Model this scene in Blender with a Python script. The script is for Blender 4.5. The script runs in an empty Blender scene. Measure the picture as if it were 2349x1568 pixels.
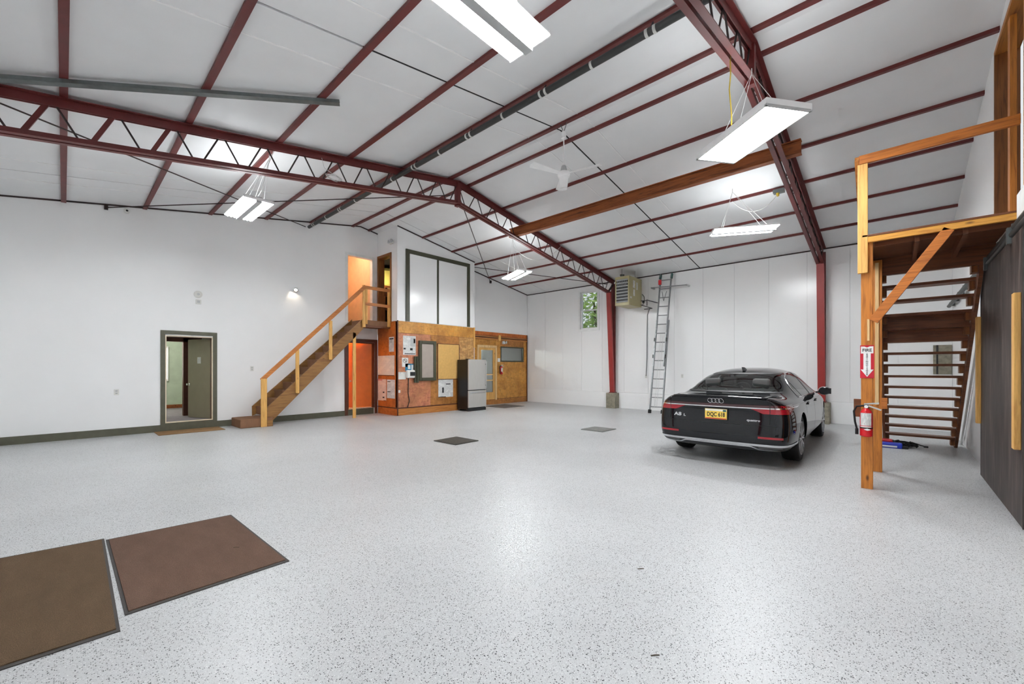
import bpy, bmesh, math, random
from mathutils import Vector, Matrix
from mathutils.bvhtree import BVHTree

# ------------------------------------------------------------------ camera, world, exposure
F_PX, YAW, HORIZON, CXP, CAMH = 953.5, 0.8235, 843.3, 1174.5, 1.47   # photo taken as 2349 x 1568
scene = bpy.context.scene
COL = scene.collection
cam_data = bpy.data.cameras.new('camera')
cam_data.sensor_width = 36.0
cam_data.lens = F_PX / 2349.0 * 36.0
cam_data.shift_y = (HORIZON - 784.0) / 2349.0
cam_data.clip_start, cam_data.clip_end = 0.05, 300
cam = bpy.data.objects.new('camera', cam_data)
COL.objects.link(cam)
cam.location = (0, 0, CAMH)
cam.rotation_euler = (math.pi / 2, 0, -YAW)
scene.camera = cam

world = bpy.data.worlds.new('overcast_sky')
scene.world = world
world.use_nodes = True
SKY = world.node_tree.nodes['Background']
SKY.inputs[0].default_value = (0.93, 0.965, 1.0, 1)
SKY.inputs[1].default_value = 0.42
vs = scene.view_settings
vs.view_transform = 'Standard'
vs.look = 'None'
vs.gamma = 1.0
vs.use_curve_mapping = False
vs.exposure = 1.05
scene.cycles.use_denoising = True
scene.cycles.max_bounces = 8
scene.cycles.use_adaptive_sampling = True
scene.cycles.adaptive_threshold = 0.12
scene.cycles.use_light_tree = False
scene.cycles.adaptive_min_samples = 16
scene.cycles.diffuse_bounces = 5
scene.cycles.glossy_bounces = 3
scene.cycles.transparent_max_bounces = 8
scene.cycles.sample_clamp_indirect = 6.0
scene.cycles.caustics_reflective = False
scene.cycles.caustics_refractive = False
TUBE_POWER = 73.0

# daylight enters through an unseen open door assumed behind the camera
pd = bpy.data.lights.new('door_daylight_portal', 'AREA')
pd.shape = 'RECTANGLE'
pd.size, pd.size_y = 4.4, 3.6
pd.cycles.is_portal = True
portal = bpy.data.objects.new('door_daylight_portal', pd)
COL.objects.link(portal)
portal.location = (1.6, -0.97, 1.85)
portal.rotation_euler = (math.pi / 2, 0, 0)

# ------------------------------------------------------------------ pixel -> place helpers
CY, SY = math.cos(YAW), math.sin(YAW)
def _ray(px, py):
    u = (px - CXP) / F_PX
    return Vector((u * CY + SY, -u * SY + CY, (HORIZON - py) / F_PX))
EYE = Vector((0, 0, CAMH))
def onX(px, py, X): r = _ray(px, py); return EYE + r * (X / r.x)
def onY(px, py, Y): r = _ray(px, py); return EYE + r * (Y / r.y)
def onZ(px, py, Z=0.0): r = _ray(px, py); return EYE + r * ((Z - CAMH) / r.z)

# ------------------------------------------------------------------ materials
M = {}
def _new(name):
    m = bpy.data.materials.new(name)
    m.use_nodes = True
    nt = m.node_tree
    b = nt.nodes['Principled BSDF']
    M[name] = m
    return m, nt, b
def srgb(r, g, b):
    f = lambda c: (c / 255 / 12.92) if c <= 10 else ((c / 255 + 0.055) / 1.055) ** 2.4
    return (f(r), f(g), f(b), 1)
def ramp(nt, fac, stops):
    n = nt.nodes.new('ShaderNodeValToRGB')
    e = n.color_ramp.elements
    while len(e) < len(stops): e.new(0.5)
    for el, (p, c) in zip(e, stops):
        el.position = p; el.color = c
    nt.links.new(fac, n.inputs[0])
    return n.outputs[0]
def coords(nt, scale=(1, 1, 1), rot=(0, 0, 0)):
    tc = nt.nodes.new('ShaderNodeTexCoord'); mp = nt.nodes.new('ShaderNodeMapping')
    mp.inputs['Scale'].default_value = scale
    mp.inputs['Rotation'].default_value = rot
    nt.links.new(tc.outputs['Object'], mp.inputs[0])
    return mp.outputs[0]
def noise(nt, vec, scale, detail=3, rough=0.5, dist=0.0):
    n = nt.nodes.new('ShaderNodeTexNoise')
    n.inputs['Scale'].default_value = scale; n.inputs['Detail'].default_value = detail
    n.inputs['Roughness'].default_value = rough; n.inputs['Distortion'].default_value = dist
    nt.links.new(vec, n.inputs['Vector'])
    return n.outputs[0]
def bump(nt, b, h, strength=0.2, dist=0.01):
    n = nt.nodes.new('ShaderNodeBump')
    n.inputs['Strength'].default_value = strength; n.inputs['Distance'].default_value = dist
    nt.links.new(h, n.inputs['Height']); nt.links.new(n.outputs[0], b.inputs['Normal'])
def mix(nt, fac, a, c, mode='MIX'):
    n = nt.nodes.new('ShaderNodeMix'); n.data_type = 'RGBA'; n.blend_type = mode
    if isinstance(fac, (int, float)): n.inputs[0].default_value = fac
    else: nt.links.new(fac, n.inputs[0])
    for s, v in ((6, a), (7, c)):
        if isinstance(v, tuple): n.inputs[s].default_value = v
        else: nt.links.new(v, n.inputs[s])
    return n.outputs[2]
def dk(c, k): return (c[0] * k, c[1] * k, c[2] * k, 1)

def plain(name, col, rough=0.5, metal=0.0, var=0.06, scale=6.0, coat=0.0, spec=0.5):
    m, nt, b = _new(name)
    v = noise(nt, coords(nt), scale, 3)
    nt.links.new(ramp(nt, v, [(0.3, dk(col, 1 - var)), (0.7, dk(col, 1 + var))]), b.inputs['Base Color'])
    b.inputs['Roughness'].default_value = rough; b.inputs['Metallic'].default_value = metal
    b.inputs['Coat Weight'].default_value = coat; b.inputs['Coat Roughness'].default_value = 0.03
    b.inputs['Specular IOR Level'].default_value = spec
    return m
def wood(name, col, dark, axis='Z', rough=0.5, knots=True):
    m, nt, b = _new(name)
    sc = {'X': (0.35, 5, 5), 'Y': (5, 0.35, 5), 'Z': (5, 5, 0.35)}[axis]
    g = noise(nt, coords(nt, sc), 7, 5, 0.6, 0.6)
    c = ramp(nt, g, [(0.28, dark), (0.5, col), (0.75, dk(col, 1.25))])
    if knots:
        sk = {'X': (1.2, 3, 3), 'Y': (3, 1.2, 3), 'Z': (3, 3, 1.2)}[axis]
        vo = nt.nodes.new('ShaderNodeTexVoronoi'); vo.inputs['Scale'].default_value = 1.6
        nt.links.new(coords(nt, sk), vo.inputs['Vector'])
        k = ramp(nt, vo.outputs['Distance'], [(0.03, (1, 1, 1, 1)), (0.09, (0, 0, 0, 1))])
        c = mix(nt, k, c, dk(dark, 0.35))
    nt.links.new(c, b.inputs['Base Color'])
    b.inputs['Roughness'].default_value = rough
    bump(nt, b, g, 0.15, 0.004)
    return m
def osb(name, c1, c2, c3, stain=None):
    m, nt, b = _new(name)
    c1, c3 = dk(c1, 0.66), dk(c3, 1.28)
    vo = nt.nodes.new('ShaderNodeTexVoronoi'); vo.inputs['Scale'].default_value = 10
    nt.links.new(coords(nt, (1, 1, 2.4), (0, 0.5, 0)), vo.inputs['Vector'])
    vo2 = nt.nodes.new('ShaderNodeTexVoronoi'); vo2.inputs['Scale'].default_value = 9
    nt.links.new(coords(nt, (2.2, 2.2, 1), (0, -0.4, 0)), vo2.inputs['Vector'])
    s1 = nt.nodes.new('ShaderNodeSeparateColor'); nt.links.new(vo.outputs['Color'], s1.inputs[0])
    s2 = nt.nodes.new('ShaderNodeSeparateColor'); nt.links.new(vo2.outputs['Color'], s2.inputs[0])
    a = ramp(nt, s1.outputs[0], [(0.0, c1), (0.5, c2), (1.0, c3)])
    d = ramp(nt, s2.outputs[0], [(0.0, c3), (0.5, c2), (1.0, c1)])
    c = mix(nt, 0.5, a, d)
    big = noise(nt, coords(nt), 2.2, 4, 0.6)
    c = mix(nt, ramp(nt, big, [(0.42, (0, 0, 0, 1)), (0.72, (0.75, 0.75, 0.75, 1))]), c, stain or dk(c1, 0.6))
    nt.links.new(c, b.inputs['Base Color'])
    b.inputs['Roughness'].default_value = 0.5
    bump(nt, b, s1.outputs[1], 0.12, 0.003)
    return m
def emit(name, col, strength):
    m, nt, b = _new(name)
    b.inputs['Base Color'].default_value = col
    b.inputs['Emission Color'].default_value = col
    b.inputs['Emission Strength'].default_value = strength
    return m
def glass(name, tint, gloss=0.12, rough=0.0):
    m, nt, b = _new(name)
    nt.nodes.remove(b)
    t = nt.nodes.new('ShaderNodeBsdfTransparent'); t.inputs[0].default_value = tint
    g = nt.nodes.new('ShaderNodeBsdfGlossy'); g.inputs['Roughness'].default_value = rough
    lw = nt.nodes.new('ShaderNodeFresnel'); lw.inputs[0].default_value = 1.5
    mx = nt.nodes.new('ShaderNodeMixShader')
    ad = nt.nodes.new('ShaderNodeMath'); ad.operation = 'ADD'; ad.use_clamp = True; ad.inputs[1].default_value = gloss
    nt.links.new(lw.outputs[0], ad.inputs[0]); nt.links.new(ad.outputs[0], mx.inputs[0])
    nt.links.new(t.outputs[0], mx.inputs[1]); nt.links.new(g.outputs[0], mx.inputs[2])
    nt.links.new(mx.outputs[0], nt.nodes['Material Output'].inputs[0])
    return m
def carpet(name, col, var=0.35, scale=260):
    m, nt, b = _new(name)
    n1 = noise(nt, coords(nt), scale, 2, 0.7)
    n2 = noise(nt, coords(nt, (3, 1, 1)), 3.0, 4, 0.6)
    c = ramp(nt, n1, [(0.35, dk(col, 1 - var)), (0.65, dk(col, 1 + var))])
    c = mix(nt, ramp(nt, n2, [(0.35, (0, 0, 0, 1)), (0.75, (0.45, 0.45, 0.45, 1))]), c, dk(col, 0.55))
    nt.links.new(c, b.inputs['Base Color'])
    b.inputs['Roughness'].default_value = 0.95; b.inputs['Specular IOR Level'].default_value = 0.1
    bump(nt, b, n1, 0.5, 0.006)
    return m
def printed(name, paper, ink, rows=40, amount=0.55):
    m, nt, b = _new(name)
    tc = coords(nt, (1, 1, 1))
    w = nt.nodes.new('ShaderNodeTexWave'); w.bands_direction = 'Z'; w.inputs['Scale'].default_value = rows
    nt.links.new(tc, w.inputs['Vector'])
    n1 = noise(nt, coords(nt, (90, 90, 20)), 1.0, 2)
    n2 = noise(nt, coords(nt, (4, 4, 7)), 1.0, 1)
    def gt(v, t):
        q = nt.nodes.new('ShaderNodeMath'); q.operation = 'GREATER_THAN'; q.inputs[1].default_value = t
        nt.links.new(v, q.inputs[0]); return q.outputs[0]
    def mul(a, c):
        q = nt.nodes.new('ShaderNodeMath'); q.operation = 'MULTIPLY'
        nt.links.new(a, q.inputs[0])
        if isinstance(c, float): q.inputs[1].default_value = c
        else: nt.links.new(c, q.inputs[1])
        return q.outputs[0]
    f = mul(mul(mul(gt(w.outputs[1], 0.6), gt(n1, 0.45)), gt(n2, 0.42)), amount)
    nt.links.new(mix(nt, f, paper, ink), b.inputs['Base Color'])
    b.inputs['Roughness'].default_value = 0.6
    return m

plain('wall_white', srgb(247, 247, 247), 0.45, var=0.012, scale=1.5)
plain('wall_panel_white', srgb(247, 247, 247), 0.22, var=0.01, scale=1.2)
plain('ceiling_white', srgb(231, 232, 233), 0.55, var=0.02, scale=2.0)
plain('seam_white', srgb(240, 240, 240), 0.5)
plain('black_gap', srgb(22, 22, 22), 0.8)
plain('red_steel', srgb(100, 38, 36), 0.45, var=0.12, scale=5)
plain('red_steel_bright', srgb(150, 45, 40), 0.45, var=0.08, scale=5)
plain('dark_rod', srgb(45, 28, 26), 0.5)
plain('black_pipe', srgb(48, 48, 47), 0.45)
plain('galv_steel', srgb(112, 117, 117), 0.4, 0.6, var=0.12, scale=14)
plain('strap_white', srgb(205, 205, 200), 0.5)
plain('fixture_white', srgb(250, 250, 250), 0.35)
plain('fixture_grey', srgb(190, 192, 192), 0.35)
plain('wire', srgb(210, 210, 208), 0.5)
plain('yellow_cord', srgb(205, 175, 60), 0.5)
plain('green_trim', srgb(90, 89, 73), 0.5, var=0.1, scale=9)
plain('beige_edge', srgb(222, 208, 184), 0.5)
plain('white_trim', srgb(238, 239, 238), 0.4)
plain('door_taupe', srgb(143, 134, 112), 0.4, var=0.04)
plain('green_room', srgb(198, 212, 192), 0.6)
plain('brown_trim', srgb(88, 45, 28), 0.45, var=0.15, scale=10)
plain('chrome', srgb(225, 227, 230), 0.12, 1.0, var=0.02)
plain('brushed_alu', srgb(150, 152, 153), 0.45, 0.8, var=0.06, scale=20)
plain('plastic_white', srgb(228, 227, 222), 0.4)
plain('plastic_black', srgb(28, 28, 29), 0.45)
plain('rubber_black', srgb(20, 20, 21), 0.75, var=0.15, scale=30)
plain('peach_wall', srgb(238, 205, 170), 0.6)
plain('orange_door', srgb(226, 112, 30), 0.35, var=0.06)
plain('red_paint', srgb(205, 22, 32), 0.3)
plain('sign_red', srgb(200, 28, 50), 0.4)
plain('sign_white', srgb(240, 240, 238), 0.5)
plain('ink_black', srgb(25, 25, 28), 0.6)
plain('heater_beige', srgb(170, 160, 118), 0.4, var=0.03)
plain('concrete', srgb(138, 132, 116), 0.8, var=0.25, scale=14)
plain('whiteboard', srgb(235, 222, 205), 0.25, var=0.03)
plain('cork', srgb(214, 170, 98), 0.7, var=0.06, scale=14)
plain('grey_board', srgb(172, 160, 150), 0.5, var=0.05)
plain('dark_green_frame', srgb(66, 66, 48), 0.5, var=0.1)
plain('fridge_black', srgb(20, 20, 21), 0.3)
plain('mat_rubber', srgb(62, 58, 56), 0.8)
plain('drain_plate', srgb(58, 56, 50), 0.55, 0.3, var=0.3, scale=20)
plain('drain_plate_grey', srgb(128, 130, 126), 0.5, 0.4, var=0.2, scale=20)
plain('blue_plastic', srgb(32, 60, 190), 0.35)
plain('teal_label', srgb(40, 120, 155), 0.4)
plain('ladder_green', srgb(40, 88, 84), 0.5)
plain('asphalt', srgb(120, 120, 118), 0.9, var=0.15)
plain('leaf', srgb(160, 190, 96), 0.6, var=0.4, scale=3)
plain('leaf_dark', srgb(104, 140, 84), 0.6, var=0.4, scale=3)
plain('bark', srgb(80, 66, 50), 0.9, var=0.3)
plain('yellow_tank', srgb(228, 214, 120), 0.5)
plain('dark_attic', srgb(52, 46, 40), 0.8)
plain('car_paint', (0.004, 0.005, 0.007, 1), 0.4, 0.0, var=0.0, coat=1.0, spec=0.0)
plain('tail_red', srgb(150, 10, 28), 0.12, coat=1.0)
plain('tail_dark', srgb(70, 8, 16), 0.12, coat=1.0)
plain('plate_base', srgb(240, 205, 90), 0.5)
plain('plate_frame', srgb(230, 228, 218), 0.5)
plain('diffuser_black', srgb(36, 38, 40), 0.4)
plain('interior_dark', srgb(92, 92, 92), 0.7)
plain('interior_light', srgb(120, 122, 122), 0.8)
plain('wheel_alloy', srgb(200, 202, 205), 0.25, 0.9, var=0.02)
glass('car_glass', (0.62, 0.70, 0.68, 1), 0.05)
glass('window_glass', (0.95, 0.97, 0.97, 1), 0.02)
glass('office_glass', (0.80, 0.86, 0.84, 1), 0.16, 0.15)
wood('pine', srgb(196, 122, 46), srgb(150, 84, 26), 'Z')
wood('pine_h', srgb(190, 112, 44), srgb(140, 74, 24), 'Y')
wood('pine_x', srgb(186, 122, 58), srgb(140, 80, 34), 'X')
wood('pine_light_h', srgb(212, 152, 64), srgb(178, 108, 42), 'Y')
wood('pine_light', srgb(222, 172, 96), srgb(190, 128, 56), 'Z')
wood('stringer_wood', srgb(146, 104, 56), srgb(108, 70, 32), 'X')
wood('rail_wood', srgb(188, 118, 58), srgb(150, 84, 36), 'X')
wood('fir_dark', srgb(116, 66, 34), srgb(78, 40, 20), 'Y', knots=False)
wood('brown_frame', srgb(136, 82, 36), srgb(100, 56, 22), 'Z', knots=False)
wood('pine_pale', srgb(226, 192, 138), srgb(200, 160, 100), 'Z', knots=False)
wood('rust_beam', srgb(150, 82, 40), srgb(74, 36, 20), 'Y', 0.7)
osb('osb_pink', srgb(190, 110, 82), srgb(204, 132, 98), srgb(178, 120, 84), srgb(150, 100, 62))
osb('osb_tan', srgb(196, 150, 92), srgb(180, 128, 70), srgb(206, 164, 108), srgb(150, 96, 44))
osb('osb_brown', srgb(176, 112, 50), srgb(190, 128, 62), srgb(160, 104, 48), srgb(122, 78, 34))
osb('osb_gold', srgb(200, 138, 56), srgb(214, 156, 74), srgb(186, 126, 48), srgb(150, 92, 34))
osb('osb_orange', srgb(196, 100, 38), srgb(206, 116, 48), srgb(182, 92, 36), srgb(160, 76, 26))  # colour includes the orange light that falls on the box side wall
carpet('brown_carpet', srgb(104, 82, 70), 0.4, 240)
carpet('brown_carpet_b', srgb(98, 80, 62), 0.4, 240)
carpet('stair_carpet', srgb(140, 104, 80), 0.15, 160)
carpet('door_mat_brown', srgb(150, 118, 84), 0.15, 160)
carpet('grey_mat', srgb(112, 104, 98), 0.2, 160)
carpet('office_carpet', srgb(150, 144, 148), 0.15, 200)
printed('print_page', srgb(226, 226, 224), srgb(90, 92, 100), 55)
printed('print_page_pink', srgb(238, 214, 200), srgb(150, 110, 100), 55, 0.45)
printed('print_white_board', srgb(236, 224, 208), srgb(120, 110, 110), 18, 0.35)
emit('tube_glow', (0.95, 0.985, 1.0, 1), TUBE_POWER)
emit('lens_glow', (0.97, 0.985, 1.0, 1), TUBE_POWER * 0.30)
emit('uplight_glow', (0.95, 0.985, 1.0, 1), TUBE_POWER * 0.14)
emit('bulb_warm', (1.0, 0.86, 0.62, 1), 14)
emit('white_glow', (1.0, 0.97, 0.9, 1), 1.6)

# speckled epoxy floor
m, nt, b = _new('epoxy_floor')
tc = coords(nt)
base = ramp(nt, noise(nt, tc, 0.7, 3), [(0.3, srgb(189, 190, 191)), (0.7, srgb(199, 200, 201))])
def flakes(scale, keep, size, col, base_c):
    vo = nt.nodes.new('ShaderNodeTexVoronoi'); vo.voronoi_dimensions = '2D'; vo.inputs['Scale'].default_value = scale
    nt.links.new(tc, vo.inputs['Vector'])
    sp = nt.nodes.new('ShaderNodeSeparateColor'); nt.links.new(vo.outputs['Color'], sp.inputs[0])
    a = nt.nodes.new('ShaderNodeMath'); a.operation = 'LESS_THAN'; a.inputs[1].default_value = keep
    nt.links.new(sp.outputs[0], a.inputs[0])
    d = nt.nodes.new('ShaderNodeMath'); d.operation = 'LESS_THAN'; d.inputs[1].default_value = size
    nt.links.new(vo.outputs['Distance'], d.inputs[0])
    p = nt.nodes.new('ShaderNodeMath'); p.operation = 'MULTIPLY'
    nt.links.new(a.outputs[0], p.inputs[0]); nt.links.new(d.outputs[0], p.inputs[1])
    return mix(nt, p.outputs[0], base_c, col)
c = flakes(190, 0.20, 0.36, srgb(152, 152, 154), base)
c = flakes(150, 0.08, 0.34, srgb(228, 228, 228), c)
c = flakes(130, 0.13, 0.36, srgb(60, 60, 62), c)
c = flakes(80, 0.025, 0.30, srgb(40, 40, 42), c)
st = noise(nt, tc, 0.9, 5, 0.65)
c = mix(nt, ramp(nt, st, [(0.6, (0, 0, 0, 1)), (0.8, (0.25, 0.25, 0.25, 1))]), c, srgb(176, 168, 160))
nt.links.new(c, b.inputs['Base Color'])
b.inputs['Roughness'].default_value = 0.38
b.inputs['Specular IOR Level'].default_value = 0.38
nb = noise(nt, tc, 60, 2)
bump(nt, b, nb, 0.12, 0.004)

# stained plywood sliding door
m, nt, b = _new('stained_ply')
g = noise(nt, coords(nt, (3, 3, 0.5)), 3.5, 5, 0.6)
nt.links.new(ramp(nt, g, [(0.3, srgb(40, 32, 29)), (0.52, srgb(64, 54, 50)), (0.72, srgb(98, 86, 80))]), b.inputs['Base Color'])
b.inputs['Roughness'].default_value = 0.5; b.inputs['Specular IOR Level'].default_value = 0.3
# brushed stainless
m, nt, b = _new('stainless')
g = noise(nt, coords(nt, (60, 60, 1)), 4, 3)
nt.links.new(ramp(nt, g, [(0.3, srgb(196, 193, 188)), (0.7, srgb(210, 207, 202))]), b.inputs['Base Color'])
b.inputs['Roughness'].default_value = 0.38; b.inputs['Metallic'].default_value = 0.55

# ------------------------------------------------------------------ mesh builder
class MB:
    def __init__(s): s.v = []; s.f = []
    def add(s, vs, fs):
        o = len(s.v); s.v += [Vector(p) for p in vs]; s.f += [tuple(i + o for i in f) for f in fs]; return s
    def hexa(s, p):
        return s.add(p, [(0, 3, 2, 1), (4, 5, 6, 7), (0, 1, 5, 4), (1, 2, 6, 5), (2, 3, 7, 6), (3, 0, 4, 7)])
    def box(s, a, b):
        x0, x1 = sorted((a[0], b[0])); y0, y1 = sorted((a[1], b[1])); z0, z1 = sorted((a[2], b[2]))
        return s.hexa([(x0, y0, z0), (x1, y0, z0), (x1, y1, z0), (x0, y1, z0), (x0, y0, z1), (x1, y0, z1), (x1, y1, z1), (x0, y1, z1)])
    def beam(s, p0, p1, w, h, up=(0, 0, 1)):
        p0, p1 = Vector(p0), Vector(p1); d = (p1 - p0).normalized(); up = Vector(up)
        if abs(d.dot(up)) > 0.98: up = Vector((1, 0, 0))
        sd = d.cross(up).normalized() * (w / 2); u = sd.cross(d).normalized() * (h / 2)
        return s.hexa([p0 - sd - u, p0 + sd - u, p1 + sd - u, p1 - sd - u, p0 - sd + u, p0 + sd + u, p1 + sd + u, p1 - sd + u])
    def prism(s, poly, vec):
        n = len(poly); vec = Vector(vec); P = [Vector(p) for p in poly]
        return s.add(P + [p + vec for p in P], [tuple(range(n))[::-1], tuple(range(n, 2 * n))] + [(i, (i + 1) % n, n + (i + 1) % n, n + i) for i in range(n)])
    def tube(s, pts, r, n=8, r2=None):
        P = [Vector(p) for p in pts]; k = len(P); vs = []; fs = []
        prev = None
        for i, p in enumerate(P):
            d = (P[min(i + 1, k - 1)] - P[max(i - 1, 0)]).normalized()
            if prev is None:
                a = d.orthogonal().normalized()
            else:
                a = (prev - d * prev.dot(d)).normalized()
            prev = a; b = d.cross(a)
            rr = r if r2 is None else r + (r2 - r) * i / (k - 1)
            vs += [p + (a * math.cos(2 * math.pi * j / n) + b * math.sin(2 * math.pi * j / n)) * rr for j in range(n)]
        for i in range(k - 1):
            for j in range(n):
                fs.append((i * n + j, i * n + (j + 1) % n, (i + 1) * n + (j + 1) % n, (i + 1) * n + j))
        fs.append(tuple(range(n))[::-1]); fs.append(tuple((k - 1) * n + j for j in range(n)))
        return s.add(vs, fs)
    def lathe(s, prof, o=(0, 0, 0), axis=(0, 0, 1), n=20):
        o = Vector(o); ax = Vector(axis).normalized(); a = ax.orthogonal().normalized(); b = ax.cross(a)
        vs = []; fs = []
        for r, h in prof:
            vs += [o + ax * h + (a * math.cos(2 * math.pi * j / n) + b * math.sin(2 * math.pi * j / n)) * max(r, 1e-4) for j in range(n)]
        for i in range(len(prof) - 1):
            for j in range(n):
                fs.append((i * n + j, i * n + (j + 1) % n, (i + 1) * n + (j + 1) % n, (i + 1) * n + j))
        fs.append(tuple(range(n))[::-1]); fs.append(tuple((len(prof) - 1) * n + j for j in range(n)))
        return s.add(vs, fs)
    def build(s, name, mat, parent=None, smooth=False, local=False, bevel=0.0, seg=2):
        off = Vector((0, 0, 0))
        if parent is not None and not local:
            q = parent
            while q is not None:
                off += Vector(q.location); q = q.parent
        me = bpy.data.meshes.new(name)
        me.from_pydata([tuple(p - off) for p in s.v], [], s.f)
        me.validate()
        bm = bmesh.new(); bm.from_mesh(me); bmesh.ops.recalc_face_normals(bm, faces=bm.faces); bm.to_mesh(me); bm.free()
        me.materials.append(M[mat] if isinstance(mat, str) else mat)
        o = bpy.data.objects.new(name, me); COL.objects.link(o)
        if parent is not None: o.parent = parent
        if smooth:
            for p in me.polygons: p.use_smooth = True
            me.set_sharp_from_angle(angle=math.radians(40))
        if bevel:
            md = o.modifiers.new('bevel', 'BEVEL'); md.width = bevel; md.segments = seg; md.limit_method = 'ANGLE'
        return o
def box(name, a, b, mat, parent=None, **k): return MB().box(a, b).build(name, mat, parent, **k)
def tag(o, label=None, cat=None, group=None, kind=None):
    if label: o['label'] = label
    if cat: o['category'] = cat
    if group: o['group'] = group
    if kind: o['kind'] = kind
    return o
def thing(name, label, cat, loc=(0, 0, 0), group=None, rz=0.0):
    o = bpy.data.objects.new(name, None); COL.objects.link(o); o.location = loc; o.rotation_euler = (0, 0, rz)
    o.empty_display_size = 0.1
    return tag(o, label, cat, group)
def struct(o): o['kind'] = 'structure'; return o
def text(name, s, size, mat, parent, mtx, extrude=0.0008, align='CENTER', sx=1.0, offset=0.0):
    cu = bpy.data.curves.new(name, 'FONT'); cu.body = s; cu.size = size; cu.extrude = extrude; cu.align_x = align; cu.align_y = 'CENTER'
    cu.offset = offset; cu.resolution_u = 3
    t = bpy.data.objects.new(name, cu); COL.objects.link(t)
    bpy.context.view_layer.update()
    me = bpy.data.meshes.new_from_object(t.evaluated_get(bpy.context.evaluated_depsgraph_get()))
    bpy.data.objects.remove(t)
    me.transform(mtx @ Matrix.Diagonal((sx, 1, 1, 1)))
    me.materials.clear(); me.materials.append(M[mat])
    o = bpy.data.objects.new(name, me); COL.objects.link(o)
    if parent is not None: o.parent = parent
    return o
def frame_mtx(o, right, up):
    r, u = Vector(right).normalized(), Vector(up).normalized(); n = r.cross(u); o = Vector(o)
    return Matrix(((r.x, u.x, n.x, o.x), (r.y, u.y, n.y, o.y), (r.z, u.z, n.z, o.z), (0, 0, 0, 1)))

# ------------------------------------------------------------------ the shell
XR, XE, ZR, ZE = 6.365, 13.89, 5.902, 4.643            # ridge x, eave x, heights (to the underside of the purlins)
SL = (ZR - ZE) / (XE - XR)
XW = 2 * XR - XE                                        # the other eave, behind the camera's left shoulder
YL, YB, XB, Y2, YR = 12.43, 11.23, 6.96, 11.94, -0.93   # gable wall, built-out box, box corner, recessed wall, near gable wall
XB2 = 10.13
def ceil(x): return ZR - SL * abs(x - XR)

struct(box('floor', (XW - 0.2, YR - 0.25, -0.15), (XE + 0.2, YL + 0.2, 0.0), 'epoxy_floor'))
struct(box('ground', (-40, -40, -0.25), (60, YR - 0.25, -0.02), 'asphalt'))
struct(box('ground_beyond', (XE + 0.2, YR - 0.25, -0.25), (60, 40, -0.05), 'leaf_dark'))

def wall(name, axis, p0, p1, u0, u1, mat, holes=(), zb=0.0, top=None, breaks=(), parent=None):
    """wall slab between planes p0..p1 on `axis`, spanning u0..u1, with rectangular holes (u0,u1,z0,z1)"""
    top = top or (lambda u: ZE + 0.08)
    us = sorted({u0, u1, *[b for b in breaks if u0 < b < u1], *[h[0] for h in holes], *[h[1] for h in holes]})
    mb = MB()
    for a, b in zip(us[:-1], us[1:]):
        mid = (a + b) / 2
        hs = sorted((h[2], h[3]) for h in holes if h[0] <= mid <= h[1])
        z = zb
        spans = []
        for h0, h1 in hs:
            if h0 > z + 1e-4: spans.append((z, h0, h0))
            z = h1
        spans.append((z, top(a), top(b)))
        for z0, ta, tb in spans:
            if axis == 'Y': pts = [(a, p0, z0), (b, p0, z0), (b, p1, z0), (a, p1, z0), (a, p0, ta), (b, p0, tb), (b, p1, tb), (a, p1, ta)]
            else: pts = [(p0, a, z0), (p1, a, z0), (p1, b, z0), (p0, b, z0), (p0, a, ta), (p1, a, ta), (p1, b, tb), (p0, b, tb)]
            mb.hexa(pts)
    return struct(mb.build(name, mat, parent))
rtop = lambda u: ceil(u) + 0.09
# openings in the far gable wall: office door, orange room door, upper hall door
D1 = (1.60, 2.51, 0.20, 2.225)
D2 = (5.962, 6.853, 0.19, 2.278)
D3 = (5.95, 6.79, 2.90, 4.97)
wall('wall_left', 'Y', YL, YL + 0.14, XW, XB, 'wall_white', [D1, D2, D3], top=rtop, breaks=[XR])
SD = (11.62, 12.36, 2.90, 5.02)                         # doorway in the side of the box
wall('wall_box_side', 'X', XB, XB + 0.10, YB + 0.1, YL, 'wall_white', [SD], zb=2.92, top=lambda u: ceil(XB) + 0.09)
struct(box('wall_box_side_lower', (XB + 0.012, YB + 0.1, 0), (XB + 0.10, YL, 2.92), 'osb_orange'))
wall('wall_box_front', 'Y', YB + 0.012, YB + 0.1, XB, XB2, 'wall_white', zb=0.0, top=rtop)
wall('wall_box_return', 'X', XB2 - 0.1, XB2, YB + 0.1, Y2 + 0.1, 'wall_white', top=lambda u: ceil(XB2) + 0.09)
SCR = (10.97, 11.90, 0.17, 2.30)                        # screen door opening
OW = (12.19, 13.63, 1.72, 2.35)                         # office window
wall('wall_recess', 'Y', Y2 + 0.012, Y2 + 0.1, XB2, XE, 'wall_white', [SCR, OW], top=rtop)
WIN = (8.40, 9.20, 2.98, 4.45)
wall('wall_back', 'X', XE + 0.02, XE + 0.2, YR - 0.2, YL + 0.14, 'wall_panel_white', [WIN], top=lambda u: ZE + 0.09)
UD = (6.25, 7.86, 3.07, 5.36)                           # doorway above the near landing
GD = (-0.6, 3.8, 0.0, 3.7)                              # unseen open door, assumed behind the camera to let daylight in
wall('wall_right', 'Y', YR - 0.16, YR, XW, XE + 0.02, 'wall_white', [GD, UD], top=rtop, breaks=[XR])
wall('wall_front', 'X', XW - 0.15, XW, YR - 0.16, YL + 0.14, 'wall_white', top=lambda u: ZE + 0.09)

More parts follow.
